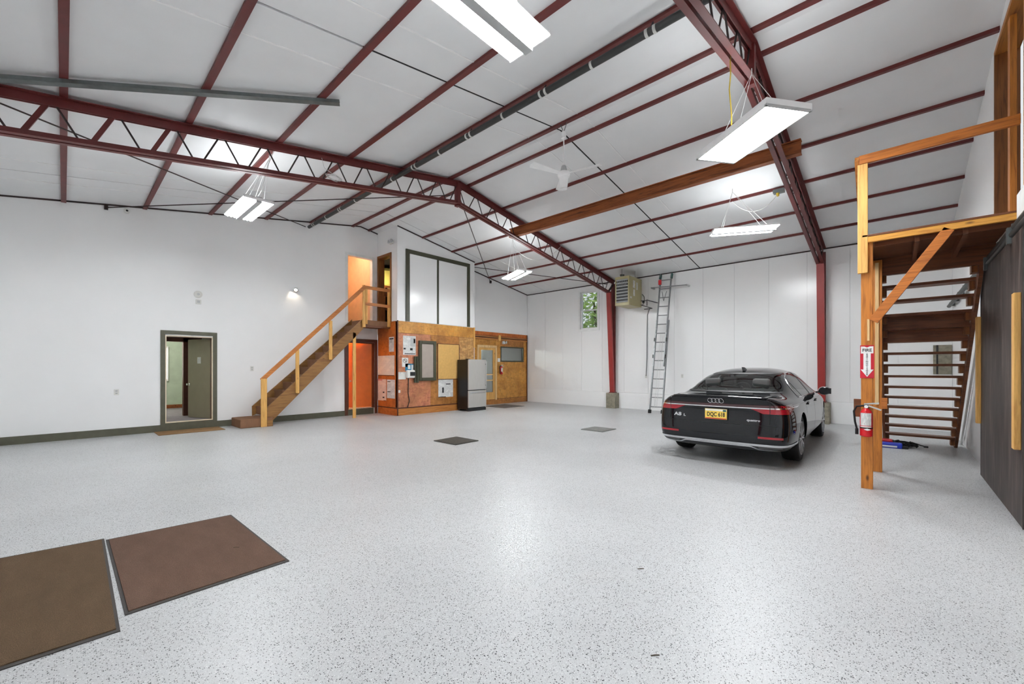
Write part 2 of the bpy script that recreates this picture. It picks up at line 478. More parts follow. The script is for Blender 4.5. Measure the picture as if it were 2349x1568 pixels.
# liner panels of the long wall, each a sheet of its own
wb = bpy.data.objects['wall_back']
y = YR
while y < Y2 - 0.01:
    y1 = min(y + 0.914, Y2)
    mb = MB()
    a, b = y + 0.003, y1 - 0.003
    holes = [(max(a, WIN[0]), min(b, WIN[1]))] if (b > WIN[0] and a < WIN[1]) else []
    if holes:
        h0, h1 = holes[0]
        if h0 > a: mb.box((XE, a, 0.58), (XE + 0.02, h0, ZE + 0.06))
        if h1 < b: mb.box((XE, h1, 0.58), (XE + 0.02, b, ZE + 0.06))
        mb.box((XE, h0, 0.58), (XE + 0.02, h1, WIN[2])); mb.box((XE, h0, WIN[3]), (XE + 0.02, h1, ZE + 0.06))
    else:
        mb.box((XE, a, 0.58), (XE + 0.02, b, ZE + 0.06))
    mb.build('liner_panel', 'wall_panel_white', wb)
    y = y1
struct(box('trim_1', (XE - 0.035, YR, 0), (XE + 0.02, Y2, 0.575), 'wall_white'))

# ceiling: dark backing, insulated sheets, red purlins, joint strips
PUR = [0.003, 1.2457, 2.4606, 3.6985, 4.857, 6.1126, 6.6561, 7.8792, 9.0874, 10.2819, 11.4984, 12.6826]
cmb = MB()
for xa, xb in ((XW - 0.1, XR), (XR, XE + 0.1)):
    cmb.hexa([(xa, YR - 0.2, ceil(xa) + 0.07), (xb, YR - 0.2, ceil(xb) + 0.07), (xb, YL + 0.2, ceil(xb) + 0.07), (xa, YL + 0.2, ceil(xa) + 0.07),
              (xa, YR - 0.2, ceil(xa) + 0.16), (xb, YR - 0.2, ceil(xb) + 0.16), (xb, YL + 0.2, ceil(xb) + 0.16), (xa, YL + 0.2, ceil(xa) + 0.16)])
ceiling = struct(cmb.build('ceiling', 'black_gap'))
edges = [XW] + PUR + [XE]
segsY = [(YR, 4.632), (4.664, 10.835), (10.862, YL)]
for xa, xb in zip(edges[:-1], edges[1:]):
    spans = [(xa, XR), (XR, xb)] if xa < XR < xb else [(xa, xb)]
    for a, b in spans:
        for y0, y1 in segsY:
            if a > XB and y1 == YL: y1 = Y2
            if a > XB and y0 > Y2: continue
            q = [(a, y0), (b, y0), (b, y1), (a, y1)]
            MB().hexa([(x, yy, ceil(x) + 0.035) for x, yy in q] + [(x, yy, ceil(x) + 0.068) for x, yy in q]).build('ceiling_panel', 'ceiling_white', ceiling)
        for ys in (4.08, 5.19, 10.30, 11.35):
            q = [(a + 0.03, ys - 0.012), (b - 0.03, ys - 0.012), (b - 0.03, ys + 0.012), (a + 0.03, ys + 0.012)]
            MB().hexa([(x, yy, ceil(x) + 0.029) for x, yy in q] + [(x, yy, ceil(x) + 0.036) for x, yy in q]).build('joint_strip', 'seam_white', ceiling)
for i, x in enumerate(PUR):
    w = 0.075 if x < XR else 0.06
    y1 = YL if x < XB else (YB if x < XB2 else Y2)
    MB().hexa([(x - w / 2, YR, ceil(x) - 0.012), (x + w / 2, YR, ceil(x) - 0.012), (x + w / 2, y1, ceil(x) - 0.012), (x - w / 2, y1, ceil(x) - 0.012),
               (x - w / 2, YR, ceil(x) + 0.07), (x + w / 2, YR, ceil(x) + 0.07), (x + w / 2, y1, ceil(x) + 0.07), (x - w / 2, y1, ceil(x) + 0.07)]).build('purlin', 'red_steel', ceiling)
for xa, xb in zip(PUR[2:] , PUR[3:] + [XE]):
    for a, b in ([(xa, XR), (XR, xb)] if xa < XR < xb else [(xa, xb)]):
        MB().hexa([(x, yy, ceil(x) + 0.037) for x, yy in ((a, 4.633), (b, 4.633), (b, 4.663), (a, 4.663))] + [(x, yy, ceil(x) + 0.068) for x, yy in ((a, 4.633), (b, 4.633), (b, 4.663), (a, 4.663))]).build('joint_gap', 'black_gap', ceiling)
# dark closure angle where sheets meet the far walls
for a, b, yy in ((XW, XR, YL), (XR, XB, YL), (XB, XB2, YB + 0.012), (XB2, XE, Y2 + 0.012)):
    MB().beam((a, yy - 0.012, ceil(a) + 0.022), (b, yy - 0.012, ceil(b) + 0.022), 0.024, 0.03).build('closure_angle', 'dark_rod', ceiling)
MB().box((XE - 0.02, YR, ZE + 0.005), (XE, Y2, ZE + 0.035)).build('closure_angle', 'dark_rod', ceiling)

# roof brace rods
def brace(p0, p1, label):
    o = MB().tube([p0, p1], 0.011, 6)
    t = o.build('brace_rod', 'dark_rod')
    return tag(t, label, 'rod', 'roof brace rods')
brace((-0.62, 7.85, ceil(-0.62) - 0.09), (4.70, 12.40, 5.50), 'thin dark brace rod from left truss end to the gable wall near the pipe')
brace((0.64, 12.40, 4.90), (6.30, 7.85, 5.60), 'thin dark brace rod from the left part of the gable wall up to the ridge')
brace((6.55, 7.85, 5.70), (11.55, 11.90, 4.93), 'thin dark brace rod from the ridge down to the bracket above the white double panel')
brace((10.16, 11.40, 5.16), (13.60, 7.85, 4.55), 'thin dark brace rod ending at the far truss knee above the window')
for p, l in (((0.62, 12.38, 4.90), 'small dark brace bracket at top left of the gable wall'), ((11.6, 11.90, 4.90), 'small dark brace bracket at wall top right of the white double panel')):
    t = MB().box((p[0] - 0.03, p[1] - 0.02, p[2] - 0.05), (p[0] + 0.03, p[1] + 0.045, p[2] + 0.05)).build('brace_bracket', 'dark_rod'); tag(t, l, 'bracket')
# ------------------------------------------------------------------ roof trusses
def truss(Y, label):
    t = thing('roof_truss', label, 'truss', (XR, Y, 0), 'red lattice roof trusses')
    XK = 13.42; XO = 13.76
    top = lambda x: ceil(x) - 0.015
    def chord(name, x0, x1, zf, hgt, mat, flange_low):
        p = lambda x, dy, dz: (x, Y + dy, zf(x) + dz)
        for s in (-1, 1):
            mb = MB()
            # angle: vertical leg near the centre, horizontal leg outwards
            mb.beam(p(x0, s * 0.022, -hgt / 2), p(x1, s * 0.022, -hgt / 2), 0.012, hgt)
            dz = -hgt + 0.006 if flange_low else -0.006
            mb.beam(p(x0, s * 0.054, dz), p(x1, s * 0.054, dz), 0.064, 0.012)
            mb.build(name, mat, t)
    low = lambda x: ceil(x) - 0.47
    XKL = 2 * XR - XK; XOL = 2 * XR - XO
    for a, b in ((XR, XO), (XOL, XR)): chord('top_chord', a, b, top, 0.11, 'red_steel', False)
    for a, b in ((XR, XK), (XKL, XR)): chord('bottom_chord', a, b, low, 0.08, 'red_steel', True)
    # web rods, V by V
    n = 12
    for s in (1, -1):
        step = (XK - XR) / n
        for i in range(n):
            xb = XR + s * (i + 0.5) * step
            for k in (-0.46, 0.46):
                xt = xb + s * k * step
                heavy = (s < 0 and i >= 9 and k < 0)
                bb = (xb + s * k * 0.12, Y, low(xb) - 0.03); tt = (xt, Y, top(xt) - 0.06)
                if heavy: MB().beam(bb, tt, 0.05, 0.035, up=(0, 1, 0)).build('web_strut', 'red_steel', t)
                else: MB().tube([bb, tt], 0.012, 6).build('web_rod', 'dark_rod', t)
    MB().box((XR - 0.045, Y - 0.06, ceil(XR) - 0.60), (XR + 0.045, Y + 0.06, ceil(XR) - 0.05)).build('ridge_post', 'red_steel', t)
    # tapered lattice columns
    for s in (1, -1):
        mx = lambda x: XR + s * (x - XR)
        p0, p1 = Vector((mx(XK), Y, low(XK) - 0.03)), Vector((mx(13.68), Y, 0.58))
        mb = MB(); w = 0.08; d = 0.045
        mb.hexa([p1 + Vector(q) for q in ((-d, -w, 0), (d, -w, 0), (d, w, 0), (-d, w, 0))] + [p0 + Vector(q) for q in ((-d, -w, 0), (d, -w, 0), (d, w, 0), (-d, w, 0))])
        mb.build('inner_leg', 'red_steel_bright', t)
        MB().box((mx(XO) - 0.03, Y - 0.08, 0.58), (mx(XO) + 0.03, Y + 0.08, ceil(XO) - 0.12)).build('outer_leg', 'red_steel', t)
        MB().box((mx(13.72) - 0.11, Y - 0.1, 0.56), (mx(13.72) + 0.11, Y + 0.1, 0.585)).build('base_plate', 'red_steel', t)
        zt = low(XK) - 0.03
        for i in range(9):
            za, zb_ = zt - (zt - 0.8) * i / 9, zt - (zt - 0.8) * (i + 1) / 9
            xi = lambda z: XK + (13.68 - XK) * (zt - z) / (zt - 0.58)
            a, b_ = ((mx(xi(za) + 0.04), Y, za), (mx(XO - 0.03), Y, zb_)) if i % 2 else ((mx(XO - 0.03), Y, za), (mx(xi(zb_) + 0.04), Y, zb_))
            MB().tube([a, b_], 0.009, 6).build('lacing_rod', 'dark_rod', t)
        MB().beam((mx(XK), Y, low(XK)), (mx(XO), Y, top(XO) - 0.1), 0.07, 0.03, up=(0, 1, 0)).build('knee_strut', 'dark_rod', t)
    return t
YT1, YT2 = 7.66, 1.47
truss(YT1, 'dark red lattice roof truss crossing the middle of the ceiling, farther one')
truss(YT2, 'dark red lattice roof truss at upper right, nearer one behind the lens panel light')
for Y, l in ((YT1, 'square concrete pier under the red column beside the heater'), (YT2, 'square concrete pier under the red column behind the black car')):
    o = box('concrete_pier', (13.53, Y - 0.18, 0), (XE - 0.036, Y + 0.18, 0.555), 'concrete', bevel=0.012); tag(o, l, 'pier', 'concrete column piers')

# rusty steel beam through both trusses
bx = 8.42; bz0, bz1 = 5.06, 5.30
t = thing('steel_beam', 'rusty brown steel I-beam running through both roof trusses', 'beam', (bx, 4.5, bz0))
def bslab(name, dx, z0, z1, mat='rust_beam'):
    ya, yb = 7.86, 1.18
    MB().box((bx - dx, yb, z0), (bx + dx, ya, z1)).build(name, mat, t)
bslab('web', 0.012, bz0 + 0.016, bz1 - 0.016); bslab('bottom_flange', 0.065, bz0, bz0 + 0.016); bslab('top_flange', 0.065, bz1 - 0.016, bz1)

# black pipe below the purlin with white straps
px_, pz_ = 4.775, 5.495
t = thing('black_pipe', 'long black round pipe with white clips hung under a purlin', 'pipe', (px_, 6.0, pz_))
MB().tube([(px_, 12.34, pz_), (px_, YR + 0.02, pz_)], 0.045, 12).build('pipe', 'black_pipe', t, smooth=True)
yy = 12.0; k = 0
while yy > YR + 0.2:
    for dy in ((0,) if k % 2 else (-0.05, 0.05)):
        MB().tube([(px_, yy + dy - 0.018, pz_), (px_, yy + dy + 0.018, pz_)], 0.049, 12).build('clip', 'strap_white', t, smooth=True)
    if k % 2 == 0:
        MB().beam((px_ + 0.0, yy, pz_ + 0.04), (px_ + 0.06, yy, ceil(px_) + 0.0), 0.02, 0.012).build('hanger', 'plastic_black', t)
    yy -= 0.82; k += 1

# galvanised channel under the left purlins
def ceil_pt(px, py, drop):
    r = _ray(px, py)
    s = (ZR - SL * XR - drop - CAMH) / (r.z - SL * r.x)
    return EYE + r * s
a, b_ = ceil_pt(-60, 179, 0.06), ceil_pt(779, 239, 0.06)
d = (b_ - a).normalized(); sdv = d.cross(Vector((0, 0, 1))).normalized()
t = thing('steel_channel', 'grey galvanised steel channel bolted under the purlins at upper left', 'channel', tuple(b_))
MB().beam(a, b_, 0.085, 0.008).build('web', 'galv_steel', t)
for s in (-1, 1):
    MB().beam(a + sdv * 0.04 * s + Vector((0, 0, 0.02)), b_ + sdv * 0.04 * s + Vector((0, 0, 0.02)), 0.008, 0.045).build('flange', 'galv_steel', t)

# ceiling fan on the ridge purlin
fx, fy, fz = 6.1126, 4.395, 4.93
t = thing('ceiling_fan', 'white three-blade ceiling fan hanging on a thin rod', 'fan', (fx, fy, fz))
MB().tube([(fx, fy, ceil(fx) - 0.06), (fx, fy, fz + 0.1)], 0.011, 8).build('down_rod', 'fixture_white', t, smooth=True)
MB().tube([(fx, fy - 0.07, ceil(fx)), (fx, fy, ceil(fx) - 0.16), (fx, fy + 0.07, ceil(fx))], 0.008, 6).build('hook', 'galv_steel', t)
MB().lathe([(0.018, 0.0), (0.045, -0.02), (0.045, -0.13)], (fx, fy, ceil(fx) - 0.14)).build('canopy', 'fixture_white', t, smooth=True)
MB().lathe([(0.03, 0.17), (0.045, 0.15), (0.06, 0.08), (0.06, 0.05)], (fx, fy, fz)).build('rod_collar', 'fixture_grey', t, smooth=True)
MB().lathe([(0.06, 0.06), (0.105, 0.045), (0.115, 0.0), (0.10, -0.04), (0.085, -0.05), (0.062, -0.25), (0.0, -0.255)], (fx, fy, fz), n=24).build('motor_housing', 'fixture_white', t, smooth=True)
for ang in (math.radians(150), math.radians(270), math.radians(30)):
    ang += math.radians(12.8)
    dv = Vector((math.cos(ang), math.sin(ang), 0)); sv = Vector((-dv.y, dv.x, 0.22)).normalized()
    c0 = Vector((fx, fy, fz + 0.02))
    mb = MB()
    pts = [c0 + dv * 0.1 + sv * 0.04, c0 + dv * 0.1 - sv * 0.04, c0 + dv * 0.68 - sv * 0.075, c0 + dv * 0.71, c0 + dv * 0.68 + sv * 0.075]
    mb.prism(pts, (0, 0, 0.008)).build('blade', 'fixture_white', t)

# ------------------------------------------------------------------ light fixtures
def fixture(loc, ang, label, kind='tubes', hang=None, power_uplight=True, cord=None):
    x, y, z = loc
    t = thing('high_bay_light', label, 'light', (x, y, z), 'hanging shop lights')
    u = Vector((math.cos(ang), math.sin(ang), 0)); v = Vector((-u.y, u.x, 0)); c0 = Vector(loc); up = Vector((0, 0, 1))
    L, W = 0.61, 0.235
    def P(a, b, h): return c0 + u * a + v * b + up * h
    def slab(name, a0, a1, b0, b1, h0, h1, mat):
        return MB().hexa([P(a0, b0, h0), P(a1, b0, h0), P(a1, b1, h0), P(a0, b1, h0), P(a0, b0, h1), P(a1, b0, h1), P(a1, b1, h1), P(a0, b1, h1)]).build(name, mat, t)
    if kind == 'tubes':
        # two reflector troughs and a grey ballast channel between them
        for s in (-1, 1):
            for k, (b0, b1, h0, h1) in enumerate(((0.045, 0.075, 0.02, 0.05), (0.075, 0.195, 0.05, 0.05), (0.195, 0.235, 0.05, 0.02))):
                mb = MB(); q = [P(-L, s * b0, h0), P(L, s * b0, h0), P(L, s * b1, h1), P(-L, s * b1, h1)]
                mb.prism(q, up * 0.006); mb.build('reflector', 'fixture_white', t)
            for k in range(3):
                MB().tube([P(-L + 0.03, s * (0.075 + 0.055 * k), 0.002), P(L - 0.03, s * (0.075 + 0.055 * k), 0.002)], 0.0135, 10).build('lamp_tube', 'tube_glow', t, smooth=True)
        slab('ballast_channel', -L + 0.006, L - 0.006, -0.042, 0.042, -0.024, 0.075, 'fixture_grey')
        for s in (-1, 1): slab('uplight_strip', -L + 0.05, L - 0.05, s * 0.135 - 0.045, s * 0.135 + 0.045, 0.057, 0.060, 'uplight_glow')  # added glowing strips stand in for open slots that light the ceiling
        for s in (-1, 1): slab('end_plate', s * L - 0.006 * (s > 0), s * L + 0.006 * (s < 0), -W, W, 0.008, 0.055, 'fixture_white')
    else:
        W2 = 0.29
        slab('housing', -L, L, -W2, W2, 0.02, 0.085, 'fixture_white')
        for s in (-1, 1):
            slab('frame_rail', -L, L, s * W2 - 0.016 * (s > 0), s * W2 + 0.016 * (s < 0), 0.0, 0.02, 'fixture_white')
            slab('frame_end', s * L - 0.03 * (s > 0), s * L + 0.03 * (s < 0), -W2, W2, 0.0, 0.02, 'fixture_grey')
        for s in (-1, 1): slab('uplight_strip', -L + 0.05, L - 0.05, s * 0.16 - 0.045, s * 0.16 + 0.045, 0.085, 0.088, 'uplight_glow')  # same added glowing strips on top of the lens housing
        slab('lens', -L + 0.03, L - 0.03, -W2 + 0.016, W2 - 0.016, 0.002, 0.02, 'lens_glow')
    # hanging wires to a hook
    hk = Vector(hang)
    for s in (-1, 1):
        for w in (-1, 1):
            MB().tube([P(s * 0.42, w * 0.12, 0.06), hk], 0.0035, 5).build('hanging_wire', 'wire', t)
    MB().tube([hk, hk + up * 0.07], 0.006, 6).build('hook', 'wire', t)
    if cord:
        MB().tube(cord, 0.006, 6).build('power_cord', 'wire', t, smooth=True)
    return t
def droop(p0, p1, sag, n=10):
    p0, p1 = Vector(p0), Vector(p1)
    return [p0.lerp(p1, i / n) + Vector((0, 0, -4 * sag * (i / n) * (1 - i / n))) for i in range(n + 1)]
fixture((2.22, 2.41, 4.30), 0.0, 'large tube light close to the camera at the top edge', hang=(2.22, 2.41, 5.12))
fixture((2.26, 8.55, 4.30), math.pi / 2, 'tube light in front of the left gable wall, hung by white wires', hang=(2.46, 8.1, 5.14),
        cord=[(2.26, 8.2, 4.36), (2.3, 7.95, 4.5), (2.36, 7.85, 4.9), (2.45, 7.8, 5.2)])
fixture((5.74, 1.35, 4.30), math.radians(53.6), 'flat white lens panel light hung from the near truss', 'lens', hang=(6.05, 1.38, 5.27))
fixture((9.12, 8.26, 4.20), math.radians(66), 'small distant tube light above the screen door corner', hang=(9.09, 8.4, 5.30), cord=droop((9.09, 8.4, 5.1), (10.28, 7.45, 5.2), 0.45))
fixture((9.75, 2.38, 4.35), math.radians(119), 'tube light above the black car with a looped white cord', hang=(9.6, 2.55, 5.18), cord=droop((9.6, 2.55, 4.98), (10.25, 1.85, 5.13), 0.28))
t = thing('junction_box', 'small grey outlet box with yellow plug under a purlin above the car', 'outlet box', (10.28, 1.83, 5.15))
MB().box((10.2, 1.73, 5.16), (10.33, 1.93, 5.23)).build('box', 'galv_steel', t)
MB().lathe([(0.03, 0), (0.03, -0.05), (0.015, -0.07)], (10.26, 1.85, 5.16)).build('plug', 'yellow_cord', t, smooth=True)
# yellow cord hanging at the near truss, bundle of wire on the far truss
o = MB().tube([onX(1674, 95, 5.5), onX(1676, 170, 5.52), onX(1673, 205, 5.55), onX(1678, 262, 5.6), onX(1678, 296, 5.62)], 0.007, 6).build('hanging_cord', 'yellow_cord', smooth=True)
tag(o, 'thin yellow cord dangling beside the near red truss', 'cord')
random.seed(4)
c0 = onY(766, 411, YT1 - 0.07)
pts = []
for i in range(44):
    a = i * 0.55; rr = 0.06 + 0.05 * random.random()
    pts.append(c0 + Vector((rr * math.cos(a) * 1.5, random.uniform(-0.03, 0.03), 0.05 * math.sin(a) + 0.02 * random.random() + 0.02)))
pts = [onY(738, 362, YT1 - 0.05), onY(744, 385, YT1 - 0.05)] + pts
o = MB().tube(pts, 0.005, 5).build('wire_bundle', 'wire', smooth=True)
tag(o, 'tangled coil of pale wire lying on the far truss', 'wire')

# ------------------------------------------------------------------ unit heater
hx = 12.72
p_l, p_r = onX(1411, 640, hx), onX(1443, 640, hx)
y1, y0 = p_l.y, p_r.y
z0, z1 = onX(1443, 698, hx).z, onX(1443, 631, hx).z
hx1 = onY(1472, 640, y0).x
t = thing('unit_heater', 'beige gas unit heater with louvres hanging beside the red column', 'heater', ((hx + hx1) / 2, (y0 + y1) / 2, z0))
MB().box((hx + 0.02, y0, z0), (hx1, y1, z1)).build('cabinet', 'heater_beige', t, bevel=0.01)
fr = MB(); w = 0.045
fr.box((hx, y0, z0), (hx + 0.02, y0 + w, z1)); fr.box((hx, y1 - w, z0), (hx + 0.02, y1, z1))
fr.box((hx, y0 + w, z0), (hx + 0.02, y1 - w, z0 + 0.09)); fr.box((hx, y0 + w, z1 - 0.09), (hx + 0.02, y1 - w, z1))
fr.build('front_frame', 'heater_beige', t)
MB().box((hx + 0.012, y0 + w, z0 + 0.09), (hx + 0.022, y1 - w, z1 - 0.09)).build('burner_cavity', 'plastic_black', t)
nl = 8
for i in range(nl):
    z = z0 + 0.12 + (z1 - z0 - 0.24) * i / (nl - 1)
    MB().beam((hx + 0.0, y0 + w, z), (hx + 0.0, y1 - w, z), 0.045, 0.012, up=(0.8, 0, 1)).build('louvre', 'fixture_grey', t)
for i in range(6):
    yy = y0 + w + 0.06 + (y1 - y0 - 2 * w - 0.12) * i / 5
    MB().tube([(hx + 0.008, yy, z1 - 0.14), (hx + 0.004, yy + 0.015, z1 - 0.34)], 0.016, 8).build('heat_tube', 'brushed_alu', t, smooth=True)
for dx, dz, sx, sz in ((0.28, -0.12, 0.14, 0.25), (0.30, -0.42, 0.11, 0.22), (0.08, -0.68, 0.1, 0.06), (0.52, -0.16, 0.1, 0.25)):
    MB().box((hx + dx, y0 - 0.004, z1 + dz - sz), (hx + dx + sx, y0, z1 + dz)).build('sticker', 'print_page', t)
MB().tube([(hx + 0.3, y1 - 0.1, z1), (hx + 0.3, y1 - 0.1, z1 + 0.12)], 0.06, 14).build('flue', 'galv_steel', t, smooth=True)
MB().tube([(hx + 0.3, y1 - 0.1, z1 + 0.1), (hx + 0.3, y1 - 0.1, z1 + 0.13)], 0.075, 14).build('flue_cap', 'galv_steel', t, smooth=True)
for dx, yy in ((0.2, y1 - 0.15), (0.55, y0 + 0.06)):
    MB().tube([(hx + dx, yy, z1), (hx + dx, yy, ceil(hx + dx) + 0.03)], 0.006, 6).build('hanger_rod', 'galv_steel', t)
MB().tube([(hx1 - 0.02, y0 - 0.03, z0 + 0.45), (hx1 + 0.08, y0 - 0.05, z0 + 0.38), (hx1 + 0.1, y0 - 0.05, z0 + 0.2), (hx1, y0 - 0.03, z0 + 0.08)], 0.012, 8).build('conduit_loop', 'black_pipe', t, smooth=True)
MB().tube([onX(1470, 690, 13.4), onX(1483, 689, 13.4), onX(1484, 687, 13.6), onX(1484, 701, 13.6)], 0.014, 8).build('gas_pipe', 'black_pipe', t, smooth=True)
MB().tube([onX(1484, 688, 13.6), onX(1512, 695, 13.8)], 0.014, 8).build('gas_pipe', 'black_pipe', t, smooth=True)
MB().tube([onX(1470, 699, 13.4), onX(1496, 707, 13.7), onX(1478, 709, 13.75)], 0.014, 8).build('gas_pipe', 'black_pipe', t, smooth=True)
MB().lathe([(0.03, -0.04), (0.045, 0), (0.03, 0.04)], onX(1476, 692, 13.42)).build('valve', 'plastic_black', t, smooth=True)
o = MB().tube([onX(1490, 708, 13.87), onX(1485, 722, 13.87), onX(1484, 780, 13.87), onX(1484, 820, 13.87), onX(1482, 862, 13.87)], 0.011, 6).build('heater_cord', 'galv_steel', smooth=True)
tag(o, 'grey cord running down the white wall from the heater', 'cord')

# ------------------------------------------------------------------ extension ladder leaning on the long wall
A0, A1 = onZ(1490, 947), onZ(1519, 948.5)
B0, B1 = onX(1516, 630, 13.80), onX(1541.5, 627, 13.80)
t = thing('extension_ladder', 'tall aluminium extension ladder leaning on the white wall', 'ladder', tuple((A0 + A1) / 2))
for a, b_ in ((A0, B0), (A1, B1)):
    lo = a.lerp(b_, 0.02)
    MB().beam(lo, a.lerp(b_, 0.66), 0.03, 0.075, up=(1, 0, 0)).build('base_rail', 'brushed_alu', t)
    off = Vector((-0.06, 0, 0)); inn = (A1 - A0).normalized() * (0.03 if a is A0 else -0.03)
    MB().beam(a.lerp(b_, 0.33) + off + inn, b_ + off * 0.4 + inn * 0.2, 0.025, 0.07, up=(1, 0, 0)).build('fly_rail', 'brushed_alu', t)
    MB().beam(a, a.lerp(b_, 0.025), 0.07, 0.10, up=(1, 0, 0)).build('foot', 'rubber_black', t)
    MB().beam(b_.lerp(a, 0.035) + off * 0.4, b_ + Vector((0.0, 0, 0.0)), 0.055, 0.08, up=(1, 0, 0)).build('top_cap', 'ladder_green', t)
    for q in (0.40, 0.52):
        MB().beam(a.lerp(b_, q - 0.012) + off * 1.2, a.lerp(b_, q + 0.012) + off * 1.2, 0.035, 0.045, up=(1, 0, 0)).build('rung_lock', 'plastic_black', t)
for i in range(15):
    q = 0.045 + 0.065 * i
    off = Vector((-0.05, 0, 0)) if q > 0.55 else Vector((0, 0, 0))
    MB().tube([A0.lerp(B0, q) + off, A1.lerp(B1, q) + off], 0.016, 8).build('rung', 'brushed_alu', t)
bar0, bar1 = onX(1494, 660, 13.62), onX(1575, 653, 13.62)
MB().tube([bar0, bar1], 0.018, 8).build('stabiliser_bar', 'brushed_alu', t)
for q in (bar0, bar1): MB().tube([q, Vector((13.85, q.y, q.z))], 0.03, 8).build('stabiliser_pad', 'fixture_grey', t)
mid = (A0.lerp(B0, 0.80) + A1.lerp(B1, 0.80)) / 2
for s in (B0, B1): MB().tube([A0.lerp(B0, 0.87).lerp(A1.lerp(B1, 0.87), 0.3 if s is B0 else 0.7) + Vector((-0.06, 0, 0)), mid + Vector((-0.06, 0, 0))], 0.009, 6).build('pulley_bracket', 'galv_steel', t)
for q in (0.4, 0.6): MB().tube([A0.lerp(A1, q).lerp(B0.lerp(B1, q), 0.04) + Vector((-0.05, 0, 0)), A0.lerp(A1, q + 0.1).lerp(B0.lerp(B1, q + 0.1), 0.56) + Vector((-0.08, 0, 0))], 0.005, 5).build('rope', 'wire', t)
MB().box(A0.lerp(B0, 0.94) - Vector((0.08, 0.06, 0.08)), A0.lerp(B0, 0.94) + Vector((-0.03, 0.03, 0.08))).build('warning_tag', 'red_paint', t)

# ------------------------------------------------------------------ far window with trees outside
w1 = struct(bpy.data.objects.new('window_1', None)); COL.objects.link(w1); w1.location = (XE, 8.8, 2.95)
def win_frame(name, y0, y1, z0, z1, t_, x0, x1, mat='white_trim'):
    mb = MB()
    mb.box((x0, y0, z0), (x1, y0 + t_, z1)); mb.box((x0, y1 - t_, z0), (x1, y1, z1))
    mb.box((x0, y0 + t_, z0), (x1, y1 - t_, z0 + t_)); mb.box((x0, y0 + t_, z1 - t_), (x1, y1 - t_, z1))
    return mb.build(name, mat, w1)
win_frame('casing', WIN[0] - 0.075, WIN[1] + 0.075, WIN[2] - 0.075, WIN[3] + 0.075, 0.085, XE - 0.03, XE + 0.03)
win_frame('jamb_liner', WIN[0] - 0.005, WIN[1] + 0.005, WIN[2] - 0.005, WIN[3] + 0.005, 0.02, XE + 0.03, XE + 0.2)
zm = (WIN[2] + WIN[3]) / 2
win_frame('upper_sash', WIN[0] + 0.01, WIN[1] - 0.01, zm - 0.02, WIN[3] - 0.01, 0.04, XE + 0.10, XE + 0.13)
win_frame('lower_sash', WIN[0] + 0.01, WIN[1] - 0.01, WIN[2] + 0.01, zm + 0.02, 0.045, XE + 0.06, XE + 0.09)
MB().box((XE + 0.113, WIN[0] + 0.05, zm + 0.02), (XE + 0.117, WIN[1] - 0.05, WIN[3] - 0.05)).build('pane', 'window_glass', w1)
MB().box((XE + 0.073, WIN[0] + 0.05, WIN[2] + 0.05), (XE + 0.077, WIN[1] - 0.05, zm - 0.02)).build('pane', 'window_glass', w1)

def tree(x, y, h, r, mat, label, seed):
    random.seed(seed)
    t = thing('broadleaf_tree', label, 'tree', (x, y, -0.05), 'trees outside the window')
    MB().tube([(x, y, -0.05), (x + 0.1, y, h * 0.4), (x - 0.1, y + 0.1, h * 0.8)], 0.16, 8, 0.05).build('trunk', 'bark', t, smooth=True)
    mb = MB()
    for i in range(900):
        d = Vector((random.gauss(0, 1), random.gauss(0, 1), random.gauss(0, 1))).normalized() * r * random.random() ** 0.45
        c = Vector((x, y, h * 0.66)) + Vector((d.x, d.y, d.z * 1.15))
        a = Vector((random.gauss(0, 1), random.gauss(0, 1), random.gauss(0, 1))).normalized()
        b_ = a.orthogonal().normalized(); s = random.uniform(0.10, 0.2)
        mb.add([c - a * s, c + b_ * s * 0.5, c + a * s, c - b_ * s * 0.5], [(0, 1, 2, 3)])
    o = mb.build('foliage', mat, t); o['kind'] = 'stuff'
tree(18.6, 11.3, 6.0, 1.7, 'leaf', 'light green leafy tree seen in the left half of the window', 1)
tree(19.6, 15.2, 5.2, 1.9, 'leaf_dark', 'dark green leafy tree low behind the window panes', 2)
tree(25.0, 15.0, 9.0, 2.6, 'leaf_dark', 'taller dark green tree far beyond the window', 3)
# ------------------------------------------------------------------ baseboards
bb = MB()
bb.box((XW, YL - 0.02, 0), (1.515, YL, 0.155)); bb.box((2.60, YL - 0.02, 0), (5.86, YL, 0.155))
struct(bb.build('baseboard_left', 'green_trim'))

# ------------------------------------------------------------------ rooms behind the far walls
def room(name, x0, x1, y0, y1, z0, z1, wallm, floorm, ceilm, skip=()):
    r = struct(box('wall_' + name, (x0 - 0.05, y1, z0), (x1 + 0.05, y1 + 0.05, z1), wallm))
    struct(box('wall_' + name + '_near_side', (x0 - 0.05, y0, z0), (x0, y1, z1), wallm))
    struct(box('wall_' + name + '_far_side', (x1, y0, z0), (x1 + 0.05, y1, z1), wallm))
    struct(box('floor_' + name, (x0, y0, z0 - 0.04), (x1, y1, z0), floorm))
    struct(box('ceiling_' + name, (x0, y0, z1), (x1, y1, z1 + 0.04), ceilm))
def lamp(loc, color, power, label, r=0.07, mat='white_glow'):  # unseen lamps added to light the side rooms; only the attic bulb shows
    t = thing('ceiling_lamp', label, 'lamp', loc)
    MB().lathe([(0.02, 0.0), (r, -0.02), (r, -r), (r * 0.6, -r * 1.7), (0.0, -r * 1.9)], loc, n=16).build('globe', mat, t, smooth=True)
    ld = bpy.data.lights.new('lamp_light', 'POINT'); ld.energy = power; ld.color = color; ld.shadow_soft_size = r
    lo = bpy.data.objects.new('lamp_light', ld); COL.objects.link(lo); lo.parent = t; lo.location = (0, 0, -r * 2 - 0.06)
